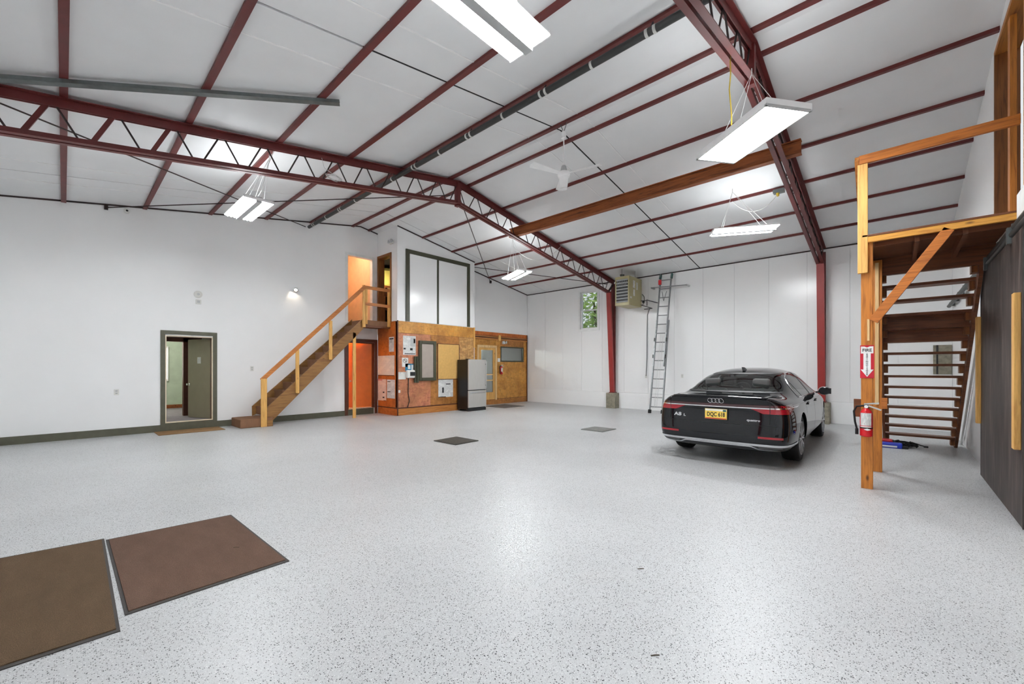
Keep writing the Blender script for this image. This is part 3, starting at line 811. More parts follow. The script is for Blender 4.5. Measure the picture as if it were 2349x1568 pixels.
room('office', 0.2, 4.6, YL + 0.14, 16.8, 0.2, 2.6, 'green_room', 'office_carpet', 'wall_white')
lamp((1.5, 14.9, 2.59), (1.0, 0.95, 0.86), 30, 'unseen lamp added to light the green office')
room('orange_room', 5.4, 6.93, YL + 0.14, 14.6, 0.2, 2.62, 'peach_wall', 'office_carpet', 'wall_white')
lamp((6.2, 13.6, 2.61), (1.0, 0.56, 0.20), 75, 'unseen warm lamp added to light the room behind the orange door', mat='bulb_warm')
room('upper_hall', 5.5, 6.93, YL + 0.14, 14.4, 2.88, 5.5, 'peach_wall', 'office_carpet', 'peach_wall')
lamp((5.95, 13.2, 5.49), (1.0, 0.86, 0.70), 11, 'unseen warm lamp added to light the upper hall', mat='bulb_warm')
# attic space inside the built-out box, above its ceiling
struct(box('floor_attic', (XB + 0.1, YB + 0.1, 2.86), (XB2 - 0.1, 16.0, 2.90), 'fir_dark'))
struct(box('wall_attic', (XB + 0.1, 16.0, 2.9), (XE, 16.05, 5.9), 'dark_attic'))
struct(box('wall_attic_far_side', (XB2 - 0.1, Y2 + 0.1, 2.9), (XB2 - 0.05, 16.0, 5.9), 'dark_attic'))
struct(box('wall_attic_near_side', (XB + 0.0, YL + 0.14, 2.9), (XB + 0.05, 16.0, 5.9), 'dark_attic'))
# office behind the recessed wall
room('back_office', XB2 + 0.05, XE + 0.15, Y2 + 0.1, 15.6, 0.16, 2.75, 'wall_white', 'office_carpet', 'wall_white')
lamp((12.2, 13.8, 2.74), (1.0, 0.97, 0.92), 120, 'unseen lamp added to light the back office')

# ------------------------------------------------------------------ door 1: open office door in the gable wall
def frameY(name, parent, x0, x1, z0, z1, t_, y0, y1, mat, bottom=False, tb=None):
    parts = [((x0, y0, z0), (x0 + t_, y1, z1)), ((x1 - t_, y0, z0), (x1, y1, z1)), ((x0 + t_, y0, z1 - t_), (x1 - t_, y1, z1))]
    if bottom: parts.append(((x0 + t_, y0, z0), (x1 - t_, y1, z0 + (tb or t_))))
    return [MB().box(*p).build(name, mat, parent) for p in parts]
def semp(name, loc): o = bpy.data.objects.new(name, None); COL.objects.link(o); o.location = loc; o['kind'] = 'structure'; return o
d1 = semp('door_1', (2.05, YL, 0))
frameY('casing', d1, 1.517, 2.60, 0.0, 2.34, 0.085, YL - 0.025, YL, 'green_trim')
MB().box((1.602, YL - 0.022, 0.0), (2.515, YL, 0.195)).build('threshold_riser', 'green_trim', d1)
frameY('jamb', d1, D1[0] - 0.001, D1[1] + 0.001, 0.19, D1[3] + 0.001, 0.022, YL - 0.028, YL + 0.02, 'beige_edge', True, 0.025)
frameY('inner_jamb', d1, D1[0] - 0.001, D1[1] + 0.001, 0.2, D1[3] + 0.001, 0.03, YL + 0.02, YL + 0.14, 'brown_trim')
ang = math.radians(69)
hinge = Vector((D1[1] - 0.03, YL + 0.10, 0)); dv = Vector((-math.cos(ang), math.sin(ang), 0)); nv = Vector((math.sin(ang), math.cos(ang), 0))
leaf = MB(); W = 0.86
leaf.hexa([hinge + Vector((0, 0, 0.215)), hinge + dv * W + Vector((0, 0, 0.215)), hinge + dv * W + nv * 0.04 + Vector((0, 0, 0.215)), hinge + nv * 0.04 + Vector((0, 0, 0.215)),
           hinge + Vector((0, 0, 2.19)), hinge + dv * W + Vector((0, 0, 2.19)), hinge + dv * W + nv * 0.04 + Vector((0, 0, 2.19)), hinge + nv * 0.04 + Vector((0, 0, 2.19))])
leaf = leaf.build('leaf', 'door_taupe', d1)
kb = hinge + dv * (W - 0.06) + Vector((0, 0, 1.05)) - nv * 0.0
MB().lathe([(0.03, 0), (0.03, 0.008), (0.011, 0.012), (0.011, 0.035), (0.026, 0.045), (0.026, 0.065), (0.0, 0.07)], kb, -nv, 16).build('knob', 'chrome', leaf, smooth=True)
sp = hinge + dv * 0.42 + Vector((0, 0, 1.66)) - nv * 0.004
MB().hexa([sp + dv * a + nv * c + Vector((0, 0, h)) for h in (-0.08, 0.08) for a, c in ((-0.065, 0), (0.065, 0), (0.065, 0.004), (-0.065, 0.004))]).build('door_notice', 'print_page', leaf)
for z in (0.45, 1.2, 2.0):
    MB().tube([hinge + Vector((0.012, -0.012, z - 0.05)), hinge + Vector((0.012, -0.012, z + 0.05))], 0.012, 8).build('hinge', 'dark_green_frame', d1)
# what the open door shows: partition with brown casing, a window strip and an orange baseboard
pz = 13.9
struct(box('wall_office_partition', (2.26, pz, 0.2), (4.6, pz + 0.1, 2.6), 'green_room'))
struct(box('trim_2', (2.16, pz - 0.03, 0.2), (2.30, pz + 0.13, 2.28), 'brown_trim'))
struct(box('trim_3', (0.2, pz - 0.03, 2.16), (2.56, pz + 0.13, 2.6), 'brown_trim'))
struct(box('baseboard_office', (0.2, 16.77, 0.2), (4.6, 16.8, 0.31), 'rust_beam'))
w2 = semp('window_2', (1.55, 16.7, 1.0))
MB().box((1.5, 16.74, 1.06), (2.24, 16.79, 2.14)).build('frame', 'white_trim', w2)
MB().box((1.56, 16.73, 1.12), (2.2, 16.745, 2.08)).build('glowing_blind', 'white_glow', w2)  # blind glows by itself in place of daylight behind the window

o = box('door_mat', (1.40, 11.72, 0), (2.62, YL - 0.03, 0.014), 'door_mat_brown', bevel=0.004); tag(o, 'thin brown mat on the floor in front of the open office door', 'mat')

# ------------------------------------------------------------------ door 2 (orange) and the upper hall opening
d2 = semp('door_2', (6.4, YL, 0))
frameY('casing', d2, 5.86, 6.955, 0.0, 2.38, 0.10, YL - 0.02, YL, 'brown_trim')
MB().box((5.96, YL - 0.018, 0), (6.82, YL, 0.19)).build('threshold_riser', 'green_trim', d2)
frameY('jamb', d2, D2[0], D2[1], 0.19, D2[3], 0.03, YL + 0.001, YL + 0.14, 'brown_trim')
a2 = math.radians(16); hinge = Vector((D2[1] - 0.04, YL + 0.10, 0)); dv = Vector((-math.cos(a2), math.sin(a2), 0)); nv = Vector((math.sin(a2), math.cos(a2), 0))
leaf = MB().hexa([hinge + dv * a + nv * c + Vector((0, 0, h)) for h in (0.215, 2.26) for a, c in ((0, 0), (0.72, 0), (0.72, 0.04), (0, 0.04))]).build('leaf', 'orange_door', d2)
MB().lathe([(0.03, 0), (0.012, 0.01), (0.012, 0.04), (0.026, 0.05), (0.0, 0.075)], hinge + dv * 0.66 + Vector((0, 0, 1.05)), -nv, 14).build('knob', 'brushed_alu', leaf, smooth=True)
d3 = semp('door_3', (6.37, YL, 2.9))
frameY('casing', d3, D3[0] - 0.07, D3[1] + 0.07, 2.93, D3[3] + 0.07, 0.075, YL - 0.012, YL, 'white_trim')
frameY('jamb', d3, D3[0] - 0.001, D3[1] + 0.001, 2.9, D3[3] + 0.001, 0.015, YL - 0.01, YL + 0.14, 'white_trim')
# side doorway of the box with brown frame
d4 = semp('door_4', (XB, 12.0, 2.9))
def frameX(name, parent, y0, y1, z0, z1, t_, x0, x1, mat):
    for p in (((x0, y0, z0), (x1, y0 + t_, z1)), ((x0, y1 - t_, z0), (x1, y1, z1)), ((x0, y0 + t_, z1 - t_), (x1, y1 - t_, z1))): MB().box(*p).build(name, mat, parent)
frameX('casing', d4, SD[0] - 0.05, SD[1] + 0.055, 2.9, SD[3] + 0.06, 0.07, XB - 0.018, XB, 'brown_frame')
frameX('jamb', d4, SD[0] - 0.001, SD[1] + 0.001, 2.9, SD[3] + 0.001, 0.02, XB, XB + 0.2, 'brown_frame')
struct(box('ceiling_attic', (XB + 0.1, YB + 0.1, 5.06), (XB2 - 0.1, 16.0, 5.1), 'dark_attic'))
t = thing('storage_tank', 'pale yellow tank seen through the dark upper doorway', 'tank', (7.75, 13.15, 4.2))
MB().lathe([(0.05, 0.42), (0.28, 0.36), (0.36, 0.26), (0.36, -0.2), (0.30, -0.26)], (7.75, 13.15, 4.55), n=8).build('tank', 'yellow_tank', t)
MB().box((7.35, 12.75, 4.2), (8.15, 13.55, 4.27)).build('shelf', 'fir_dark', t)
for a, b_ in ((7.40, 12.8), (8.1, 12.8), (7.40, 13.5), (8.1, 13.5)): MB().box((a - 0.04, b_ - 0.04, 2.9), (a + 0.04, b_ + 0.04, 4.2)).build('leg', 'fir_dark', t)
lamp((7.18, 12.55, 4.42), (1.0, 0.88, 0.6), 7, 'bare glowing bulb in the dark attic doorway', r=0.035, mat='bulb_warm')
for i, (z, l) in enumerate(((3.86, 'brown attic beam below the yellow tank'), (3.4, 'lower brown attic beam behind the landing rail'))):
    o = box('attic_beam', (7.1, 12.5, z), (9.8, 12.58, z + 0.12), 'fir_dark'); tag(o, l, 'beam')

# ------------------------------------------------------------------ small things on the gable wall
def wall_y(name, px, py, hw, hh, dep, mat, label, cat, Y=YL, group=None, bevel=0.004, parent=None):
    p = onY(px, py, Y)
    o = box(name, (p.x - hw, Y - dep, p.z - hh), (p.x + hw, Y, p.z + hh), mat, bevel=bevel)
    return tag(o, label, cat, group)
def outlet(px, py, label, axis='Y', plane=YL):
    p = onY(px, py, plane) if axis == 'Y' else onX(px, py, plane)
    t = thing('wall_outlet', label, 'outlet', tuple(p), 'wall outlets')
    if axis == 'Y':
        MB().box((p.x - 0.04, plane - 0.007, p.z - 0.062), (p.x + 0.04, plane, p.z + 0.062)).build('cover_plate', 'plastic_white', t, bevel=0.003)
        for s in (-1, 1): MB().box((p.x - 0.018, plane - 0.009, p.z + s * 0.025 - 0.014), (p.x + 0.018, plane - 0.006, p.z + s * 0.025 + 0.014)).build('socket', 'fixture_grey', t)
    else:
        MB().box((plane - 0.007, p.y - 0.04, p.z - 0.062), (plane, p.y + 0.04, p.z + 0.062)).build('cover_plate', 'plastic_white', t, bevel=0.003)
        for s in (-1, 1): MB().box((plane - 0.009, p.y - 0.018, p.z + s * 0.025 - 0.014), (plane - 0.006, p.y + 0.018, p.z + s * 0.025 + 0.014)).build('socket', 'fixture_grey', t)
outlet(267, 899, 'white wall outlet on the gable wall left of the office door')
outlet(578, 845, 'white wall outlet beside the wooden staircase handrail')
outlet(1482, 863, 'white wall outlet at the end of the heater cord', 'X', XE)
outlet(1565, 862, 'white wall outlet between the ladder and the car roof', 'X', XE)
p = onY(454, 675, YL); t = thing('alarm_bell', 'round white alarm sounder high above the office door', 'alarm', tuple(p))
MB().lathe([(0.085, 0), (0.085, 0.03), (0.06, 0.05), (0.03, 0.055), (0.0, 0.06)], p, (0, -1, 0), 24).build('dome', 'plastic_white', t, smooth=True)
MB().lathe([(0.03, 0.05), (0.03, 0.064), (0.0, 0.065)], p, (0, -1, 0), 16).build('grille', 'fixture_grey', t, smooth=True)
p = onY(455, 692, YL); t = thing('alarm_strobe', 'small square white strobe below the round alarm', 'alarm', tuple(p))
MB().box((p.x - 0.055, YL - 0.03, p.z - 0.055), (p.x + 0.055, YL, p.z + 0.055)).build('case', 'plastic_white', t, bevel=0.008)
MB().box((p.x - 0.03, YL - 0.042, p.z - 0.03), (p.x + 0.03, YL - 0.028, p.z + 0.03)).build('lens', 'fixture_grey', t)
p = onY(291, 484, YL); t = thing('security_camera', 'small round white camera at the top of the gable wall', 'camera', tuple(p))
MB().lathe([(0.055, 0), (0.055, 0.04), (0.045, 0.05)], p, (0, -1, 0), 20).build('housing', 'plastic_white', t, smooth=True)
MB().lathe([(0.024, 0.045), (0.016, 0.06), (0, 0.064)], p, (0, -1, 0), 16).build('lens', 'plastic_black', t, smooth=True)
p = onY(678, 665, YL); t = thing('wall_spotlight', 'small lit spotlight on the gable wall above the stairs', 'light', tuple(p))
MB().lathe([(0.07, 0), (0.07, 0.02), (0.03, 0.03), (0.03, 0.05)], p, (0, -1, 0), 20).build('base', 'plastic_white', t, smooth=True)
hd = p + Vector((-0.02, -0.09, 0.0)); ax = Vector((-0.45, -0.8, -0.5))
MB().lathe([(0.03, -0.05), (0.055, -0.02), (0.065, 0.04), (0.055, 0.045)], hd, ax, 18).build('lamp_head', 'chrome', t, smooth=True)
MB().lathe([(0.05, 0.036), (0.03, 0.052), (0.0, 0.056)], hd, ax, 16).build('bulb', 'bulb_warm', t, smooth=True)
ld = bpy.data.lights.new('spot_light', 'SPOT'); ld.energy = 1.6; ld.color = (1, 0.85, 0.65); ld.spot_size = 1.6; ld.shadow_soft_size = 0.04
lo = bpy.data.objects.new('spot_light', ld); COL.objects.link(lo); lo.parent = t; lo.location = (-0.06, -0.14, -0.04)
lo.rotation_euler = Vector((0.1, 0.6, -0.7)).to_track_quat('-Z', 'Y').to_euler()

# ------------------------------------------------------------------ wooden staircase along the gable wall
YS = 11.675
t = thing('wooden_staircase', 'carpeted wooden staircase with handrail along the left wall', 'staircase', (4.6, YS + 0.35, 0))
slope = 0.2063 / 0.2155
zs = lambda x: 0.673 + (x - 3.656) * slope
MB().box((2.90, 11.62, 0.0), (3.62, YL - 0.022, 0.215)).build('bottom_step', 'stair_carpet', t, bevel=0.02)
for yy in (YS, YL - 0.05):
    pts = []
    x0, x1 = 3.36, 6.08
    mb = MB()
    lo0 = max(zs(x0) - 0.23, 0.01)
    poly = [(x0, yy, 0.215 if yy > YS + 0.1 else 0.05), (x0, yy, zs(x0) + 0.075), (x1, yy, zs(x1) + 0.075 - 0.10), (x1, yy, zs(x1) - 0.36), (3.62, yy, zs(3.62) - 0.30)]
    if yy == YS: poly = [(3.47, yy, 0.06), (3.47, yy, zs(3.47) - 0.05), (x1, yy, zs(x1) - 0.05), (x1, yy, zs(x1) - 0.36), (3.60, yy, 0.10)]
    mb.prism(poly, (0, 0.038, 0)).build('stringer', 'stringer_wood', t)
for k in range(12):
    z = 0.467 + 0.2063 * k; x = 3.44 + 0.2155 * k
    if z > 2.78: break
    MB().box((x, YS + 0.038, z - 0.03), (x + 0.245, YL - 0.05, z)).build('tread', 'stair_carpet', t)
    MB().box((x + 0.012, YS + 0.038, z - 0.206), (x + 0.03, YL - 0.05, z - 0.03)).build('riser', 'stair_carpet', t)
MB().box((6.06, YS + 0.0, 2.73), (XB - 0.02, YL - 0.03, 2.905)).build('landing', 'stair_carpet', t)
MB().box((6.06, YS - 0.02, 2.69), (XB - 0.02, YS + 0.02, 2.75)).build('landing_rim', 'fir_dark', t)
def post(name, x, z0, z1, w=0.085, d=0.04, y=YS - 0.04, mat='pine_light'):
    return MB().box((x - w / 2, y - d / 2, z0), (x + w / 2, y + d / 2, z1)).build(name, mat, t, bevel=0.004)
post('newel_post', 3.40, 0.0, 1.20, 0.13, 0.045, YS - 0.085)
MB().box((3.47, YS - 0.10, 0.0), (3.60, YS - 0.06, 0.16)).build('newel_block', 'stringer_wood', t)
post('baluster', 4.205, 0.80, 1.95); post('baluster', 5.085, 1.70, 2.79)
post('landing_post', 6.075, 2.68, 3.93); post('landing_post', 6.16, 2.78, 3.90, 0.05)
post('landing_post', XB - 0.055, 2.74, 3.96, 0.08, 0.06)
MB().beam((3.36, YS - 0.05, 1.16), (6.12, YS - 0.05, 3.90), 0.05, 0.10).build('handrail', 'rail_wood', t, bevel=0.004)
MB().beam((6.12, YS - 0.05, 3.87), (XB - 0.03, YS - 0.05, 3.87), 0.045, 0.09).build('landing_rail', 'rail_wood', t)
MB().beam((6.12, YS - 0.05, 3.38), (XB - 0.03, YS - 0.05, 3.38), 0.045, 0.085).build('landing_rail', 'rail_wood', t)
MB().box((5.76, YS + 0.0, 0), (5.85, YS + 0.038, 2.50)).build('support_post', 'pine_light', t)

# ------------------------------------------------------------------ OSB sheathing of the box
wf = bpy.data.objects['wall_box_front']; ws = bpy.data.objects['wall_box_side_lower']; wr = bpy.data.objects['wall_recess']
wall('backing_board', 'Y', YB + 0.008, YB + 0.0115, XB, 10.10, 'brown_trim', zb=0.0, top=lambda u: 2.915, parent=wf)
wall('backing_board', 'Y', Y2 + 0.008, Y2 + 0.0115, XB2, XE - 0.04, 'brown_trim', [SCR, OW], zb=0.0, top=lambda u: 2.9, parent=wr)
def sheet(parent, x0, x1, z0, z1, mat, Y=YB, d=0.008):
    return MB().box((x0 + 0.003, Y, z0 + 0.003), (x1 - 0.003, Y + d, z1 - 0.003)).build('osb_panel', mat, parent)
sheet(wf, XB, 10.08, 2.55, 2.92, 'osb_gold')
xs_ = [XB, onY(988, 850, YB).x, onY(1053, 850, YB).x, 10.10]
sheet(wf, xs_[0], xs_[1], 0.24, 2.55, 'osb_pink'); sheet(wf, xs_[1], xs_[2], 0.24, 2.55, 'osb_brown'); sheet(wf, xs_[2], xs_[3], 0.24, 2.55, 'osb_tan')
MB().box((XB, YB - 0.006, 0), (XB2, YB + 0.012, 0.21)).build('kick_board', 'pine_x', wf)
MB().box((XB, YB - 0.012, 0.21), (XB2, YB + 0.012, 0.24)).build('kick_cap', 'brown_trim', wf)
MB().box((XB - 0.012, YB - 0.012, 0), (XB + 0.02, YB + 0.012, 2.93)).build('corner_strip', 'brown_trim', wf)
MB().box((10.08, YB - 0.01, 2.2), (10.14, YB + 0.1, 2.93)).build('corner_strip', 'pine_light', wf)
MB().box((XB, YB + 0.012, 0.24), (XB + 0.012, YL - 0.03, 2.91)).build('osb_panel', 'osb_orange', ws)
MB().box((XB - 0.006, YB, 0), (XB + 0.012, YL - 0.03, 0.21)).build('kick_board', 'osb_orange', ws)
MB().box((XB - 0.01, YB, 0.21), (XB + 0.012, YL - 0.03, 0.235)).build('kick_cap', 'brown_trim', ws)
# recessed wall: left jamb sheet, over-door sheet, right sheets
sheet(wr, XB2, SCR[0], 0.0, 2.62, 'osb_gold', Y2); sheet(wr, SCR[0], SCR[1], SCR[3], 2.62, 'osb_gold', Y2)
sheet(wr, SCR[1], OW[0], 0.22, 2.62, 'osb_gold', Y2)
sheet(wr, OW[0], OW[1], 0.22, OW[2], 'osb_gold', Y2); sheet(wr, OW[0], OW[1], OW[3], 2.62, 'osb_brown', Y2); sheet(wr, OW[1], XE - 0.04, 0.22, 2.62, 'osb_gold', Y2)
sheet(wr, SCR[0], XE - 0.04, 0.0, 0.21, 'osb_brown', Y2 - 0.01, 0.02)
MB().box((10.3, Y2 - 0.01, 2.76), (XE - 0.05, Y2 + 0.03, 2.90)).build('top_board', 'osb_orange', wr)
MB().box((10.3, Y2 - 0.03, 2.60), (XE - 0.05, Y2 + 0.012, 2.66)).build('ledger', 'pine_x', wr)
MB().box((10.3, Y2 - 0.03, 2.70), (XE - 0.05, Y2 + 0.012, 2.74)).build('ledger', 'pine_x', wr)
MB().box((12.05, Y2 - 0.04, 2.58), (12.18, Y2 + 0.012, 2.80)).build('cleat', 'pine_light', wr)
MB().box((XE - 0.07, Y2 - 0.03, 0), (XE - 0.036, Y2 + 0.012, 2.90)).build('corner_strip', 'brown_trim', wr)

# white double panel with green frame on the upper box
p0, p1, p2_ = onY(931, 571, YB), onY(1077, 604, YB), onY(1004, 640, YB)
t = thing('double_wall_panel', 'large white double panel framed in dark green above the plywood wall', 'panel', ((p0.x + p1.x) / 2, YB, 2.93))
zt = 5.18; w = 0.125
for s, (a, b_) in enumerate(((p0.x, p0.x + w), (p1.x - w, p1.x))): MB().box((a, YB - 0.03, 2.93), (b_, YB + 0.012, zt)).build('frame_stile', 'dark_green_frame', t)
MB().box((p0.x + w, YB - 0.03, zt - w), (p1.x - w, YB + 0.012, zt)).build('frame_rail', 'dark_green_frame', t)
MB().box((p2_.x - 0.035, YB - 0.025, 2.93), (p2_.x + 0.035, YB + 0.012, zt - w)).build('mullion', 'dark_green_frame', t)
for a, b_ in ((p0.x + w, p2_.x - 0.035), (p2_.x + 0.035, p1.x - w)): MB().box((a, YB - 0.008, 2.93), (b_, YB + 0.012, zt - w)).build('panel', 'wall_panel_white', t)
# twin-head emergency light on the upper box side
def emergency(p, right, outv, label, s=1.0):
    right, outv = Vector(right), Vector(outv); p = Vector(p)
    t = thing('emergency_light', label, 'light', tuple(p), 'twin emergency lights')
    mb = MB()
    a = right * 0.09 * s; d_ = outv * 0.05; u = Vector((0, 0, 0.05 * s))
    mb.hexa([p - a - u, p + a - u, p + a - u + d_, p - a - u + d_, p - a + u, p + a + u, p + a + u + d_, p - a + u + d_]).build('case', 'plastic_white', t, bevel=0.006)
    for k in (-1, 1):
        q = p + right * 0.075 * k * s + outv * 0.07 + Vector((0, 0, 0.02))
        MB().lathe([(0.02, -0.03), (0.055 * s, 0.0), (0.06 * s, 0.03), (0.05 * s, 0.035)], q, outv + right * 0.3 * k, 18).build('lamp_head', 'chrome', t, smooth=True)
        MB().lathe([(0.05 * s, 0.03), (0.03 * s, 0.042), (0, 0.045)], q, outv + right * 0.3 * k, 14).build('lens', 'fixture_grey', t, smooth=True)
p = onX(900, 556, XB); emergency((XB, p.y, p.z), (0, -1, 0), (-1, 0, 0), 'twin-head emergency light above the dark upper doorway')
p = onY(1155, 786, Y2); emergency((p.x, Y2, p.z), (1, 0, 0), (0, -1, 0), 'twin-head emergency light above the office window')

# ------------------------------------------------------------------ notices and boards
def sheet_on(plane, q, label, cat='notice', mat='print_page', name='paper_notice', d=0.004, marks=(), group=None):
    """q = (px0,py0,px1,py1) in the photo; plane 'F' box front, 'S' box side"""
    a = onY(q[0], q[1], YB) if plane == 'F' else onX(q[0], q[1], XB)
    b_ = onY(q[2], q[3], YB) if plane == 'F' else onX(q[2], q[3], XB)
    c = (a + b_) / 2
    t = thing(name, label, cat, tuple(c), group)
    u0, u1 = (a.x, b_.x) if plane == 'F' else (b_.y, a.y)
    z0, z1 = sorted((a.z, b_.z))
    def bx_(n, s0, s1, r0, r1, d0, d1, m_):
        ua, ub = u0 + (u1 - u0) * s0, u0 + (u1 - u0) * s1
        za, zb_ = z0 + (z1 - z0) * r0, z0 + (z1 - z0) * r1
        if plane == 'F': MB().box((ua, YB - d1, za), (ub, YB - d0, zb_)).build(n, m_, t)
        else: MB().box((XB - d1, u0 + u1 - ua, za), (XB - d0, u0 + u1 - ub, zb_)).build(n, m_, t)
    bx_('sheet', 0, 1, 0, 1, 0.0, d, mat)
    for s0, s1, r0, r1, m_ in marks: bx_('printed_block', s0, s1, r0, r1, d, d + 0.0015, m_)
    return t
sheet_on('F', (924.5, 769, 953.5, 814), 'large black and white poster at upper left of the plywood wall', 'poster', name='wall_poster',
         marks=[(0.58, 0.95, 0.45, 0.92, 'fixture_grey'), (0.82, 0.96, 0.62, 0.86, 'ink_black'), (0.04, 0.2, 0.28, 0.36, 'ink_black'), (0.55, 0.75, 0.24, 0.36, 'ink_black'), (0.12, 0.95, 0.04, 0.08, 'mat_rubber')])
t = sheet_on('F', (922, 820, 936.5, 841), 'white no-smoking notice under the large poster', 'sign', mat='plastic_white', name='no_smoking_sign')
c0 = onY(929, 827, YB)
MB().tube([(c0.x + 0.06 * math.cos(a), YB - 0.006, c0.z + 0.06 * math.sin(a)) for a in [2 * math.pi * i / 24 for i in range(25)]], 0.006, 6).build('ring', 'ink_black', t)
MB().beam((c0.x - 0.045, YB - 0.0055, c0.z + 0.045), (c0.x + 0.045, YB - 0.0055, c0.z - 0.045), 0.002, 0.016, up=(1, 0, 1)).build('slash', 'ink_black', t)
sheet_on('F', (929.5, 833.5, 949, 850), 'blue and white label sticker above the time clock', 'sticker', mat='teal_label', name='blue_sticker', marks=[(0.3, 0.6, 0.25, 0.8, 'plastic_white'), (0.72, 0.95, 0.1, 0.85, 'plastic_white')])
p = onY(942.5, 857, YB); t = thing('time_clock', 'small white time clock below the blue sticker', 'clock', (p.x, YB, p.z))
MB().box((p.x - 0.19, YB - 0.10, p.z - 0.13), (p.x + 0.10, YB, p.z + 0.12)).build('case', 'plastic_white', t, bevel=0.03)
MB().box((p.x - 0.09, YB - 0.112, p.z - 0.06), (p.x + 0.09, YB - 0.098, p.z + 0.06)).build('display', 'plastic_black', t)
MB().tube([(p.x - 0.10, YB - 0.03, p.z - 0.13), (p.x - 0.11, YB - 0.02, p.z - 0.6), (p.x - 0.06, YB - 0.02, p.z - 0.85), (p.x - 0.14, YB - 0.02, p.z - 1.05)], 0.012, 6).build('cable', 'plastic_black', t, smooth=True)
sheet_on('F', (912.5, 853, 931, 869.5), 'small white card with two black pins at the corner', 'notice', mat='plastic_white', name='pinned_card', marks=[(0.24, 0.3, 0.84, 0.92, 'ink_black'), (0.72, 0.78, 0.84, 0.92, 'ink_black')])
sheet_on('F', (913, 894.5, 918, 900.5), 'small white switch plate low on the plywood wall', 'switch', mat='plastic_white', name='switch_plate', d=0.01)
sheet_on('F', (1005.5, 861, 1039, 909), 'long white printed poster hanging below the cork board', 'poster', name='wall_poster', d=0.006,
         marks=[(0.25, 0.36, 0.2, 0.45, 'ink_black'), (0.0, 0.3, 0.97, 1.0, 'red_paint'), (0.7, 1.0, 0.97, 1.0, 'ink_black'), (0.5, 0.82, 0.58, 0.62, 'ink_black'), (0, 0.5, 0.0, 0.03, 'ink_black')])
sheet_on('S', (892.5, 773, 904, 806), 'narrow printed notice on the orange-lit side wall', name='paper_notice', marks=[(0.1, 0.9, 0.84, 0.92, 'ink_black'), (0.25, 0.7, 0.6, 0.84, 'fixture_grey')])
sheet_on('S', (868, 816, 905, 861), 'dry-erase board on the side wall beside the orange door', 'whiteboard', mat='print_white_board', name='dry_erase_board', d=0.012, marks=[(0.0, 1.0, -0.02, 0.02, 'brown_trim')])
sheet_on('S', (866.5, 869, 886, 919), 'pinkish labour-law poster low on the side wall, left one', 'poster', mat='print_page_pink', name='wall_poster', marks=[(0.62, 0.8, 0.36, 0.42, 'ink_black'), (0.6, 0.8, 0.12, 0.18, 'ink_black'), (0.7, 1.0, 0.0, 0.02, 'ink_black'), (0, 0.55, 0.95, 0.98, 'sign_red')])
sheet_on('S', (888, 870, 906, 914), 'pale printed poster with green bars on the side wall, right one', 'poster', name='wall_poster', marks=[(0.05, 0.45, 0.87, 0.91, 'dark_green_frame'), (0.05, 0.45, 0.33, 0.37, 'dark_green_frame')])
# framed grey board, dark tube beside it, cork board
def framed(q, label, name, matp, matf, w, cat, dep=0.05):
    a, b_ = onY(q[0], q[1], YB), onY(q[2], q[3], YB); z0, z1 = sorted((a.z, b_.z))
    t = thing(name, label, cat, ((a.x + b_.x) / 2, YB, z0))
    MB().box((a.x, YB - dep * 0.5, z0), (b_.x, YB, z1)).build('board', matp, t)
    for p in (((a.x, YB - dep, z0), (a.x + w, YB, z1)), ((b_.x - w, YB - dep, z0), (b_.x, YB, z1)), ((a.x + w, YB - dep, z0), (b_.x - w, YB, z0 + w)), ((a.x + w, YB - dep, z1 - w), (b_.x - w, YB, z1))):
        MB().box(*p).build('frame', matf, t, bevel=0.008)
framed((959.5, 780.5, 998.5, 872), 'grey notice board in a thick dark green frame', 'framed_board', 'grey_board', 'dark_green_frame', 0.10, 'board', 0.07)
framed((1003, 787, 1053, 869), 'tan cork board with thin dark frame behind the refrigerator', 'cork_board', 'cork', 'brown_trim', 0.018, 'board', 0.03)
a, b_ = onY(953.3, 817, YB), onY(953.3, 877, YB)
t = thing('rolled_tube', 'dark green double tube standing vertically beside the framed board', 'tube', (a.x, YB, b_.z))
for k in (-1, 1): MB().tube([(a.x + 0.045 * k, YB - 0.05, b_.z), (a.x + 0.045 * k, YB - 0.05, a.z)], 0.04, 12).build('tube', 'dark_green_frame', t, smooth=True)

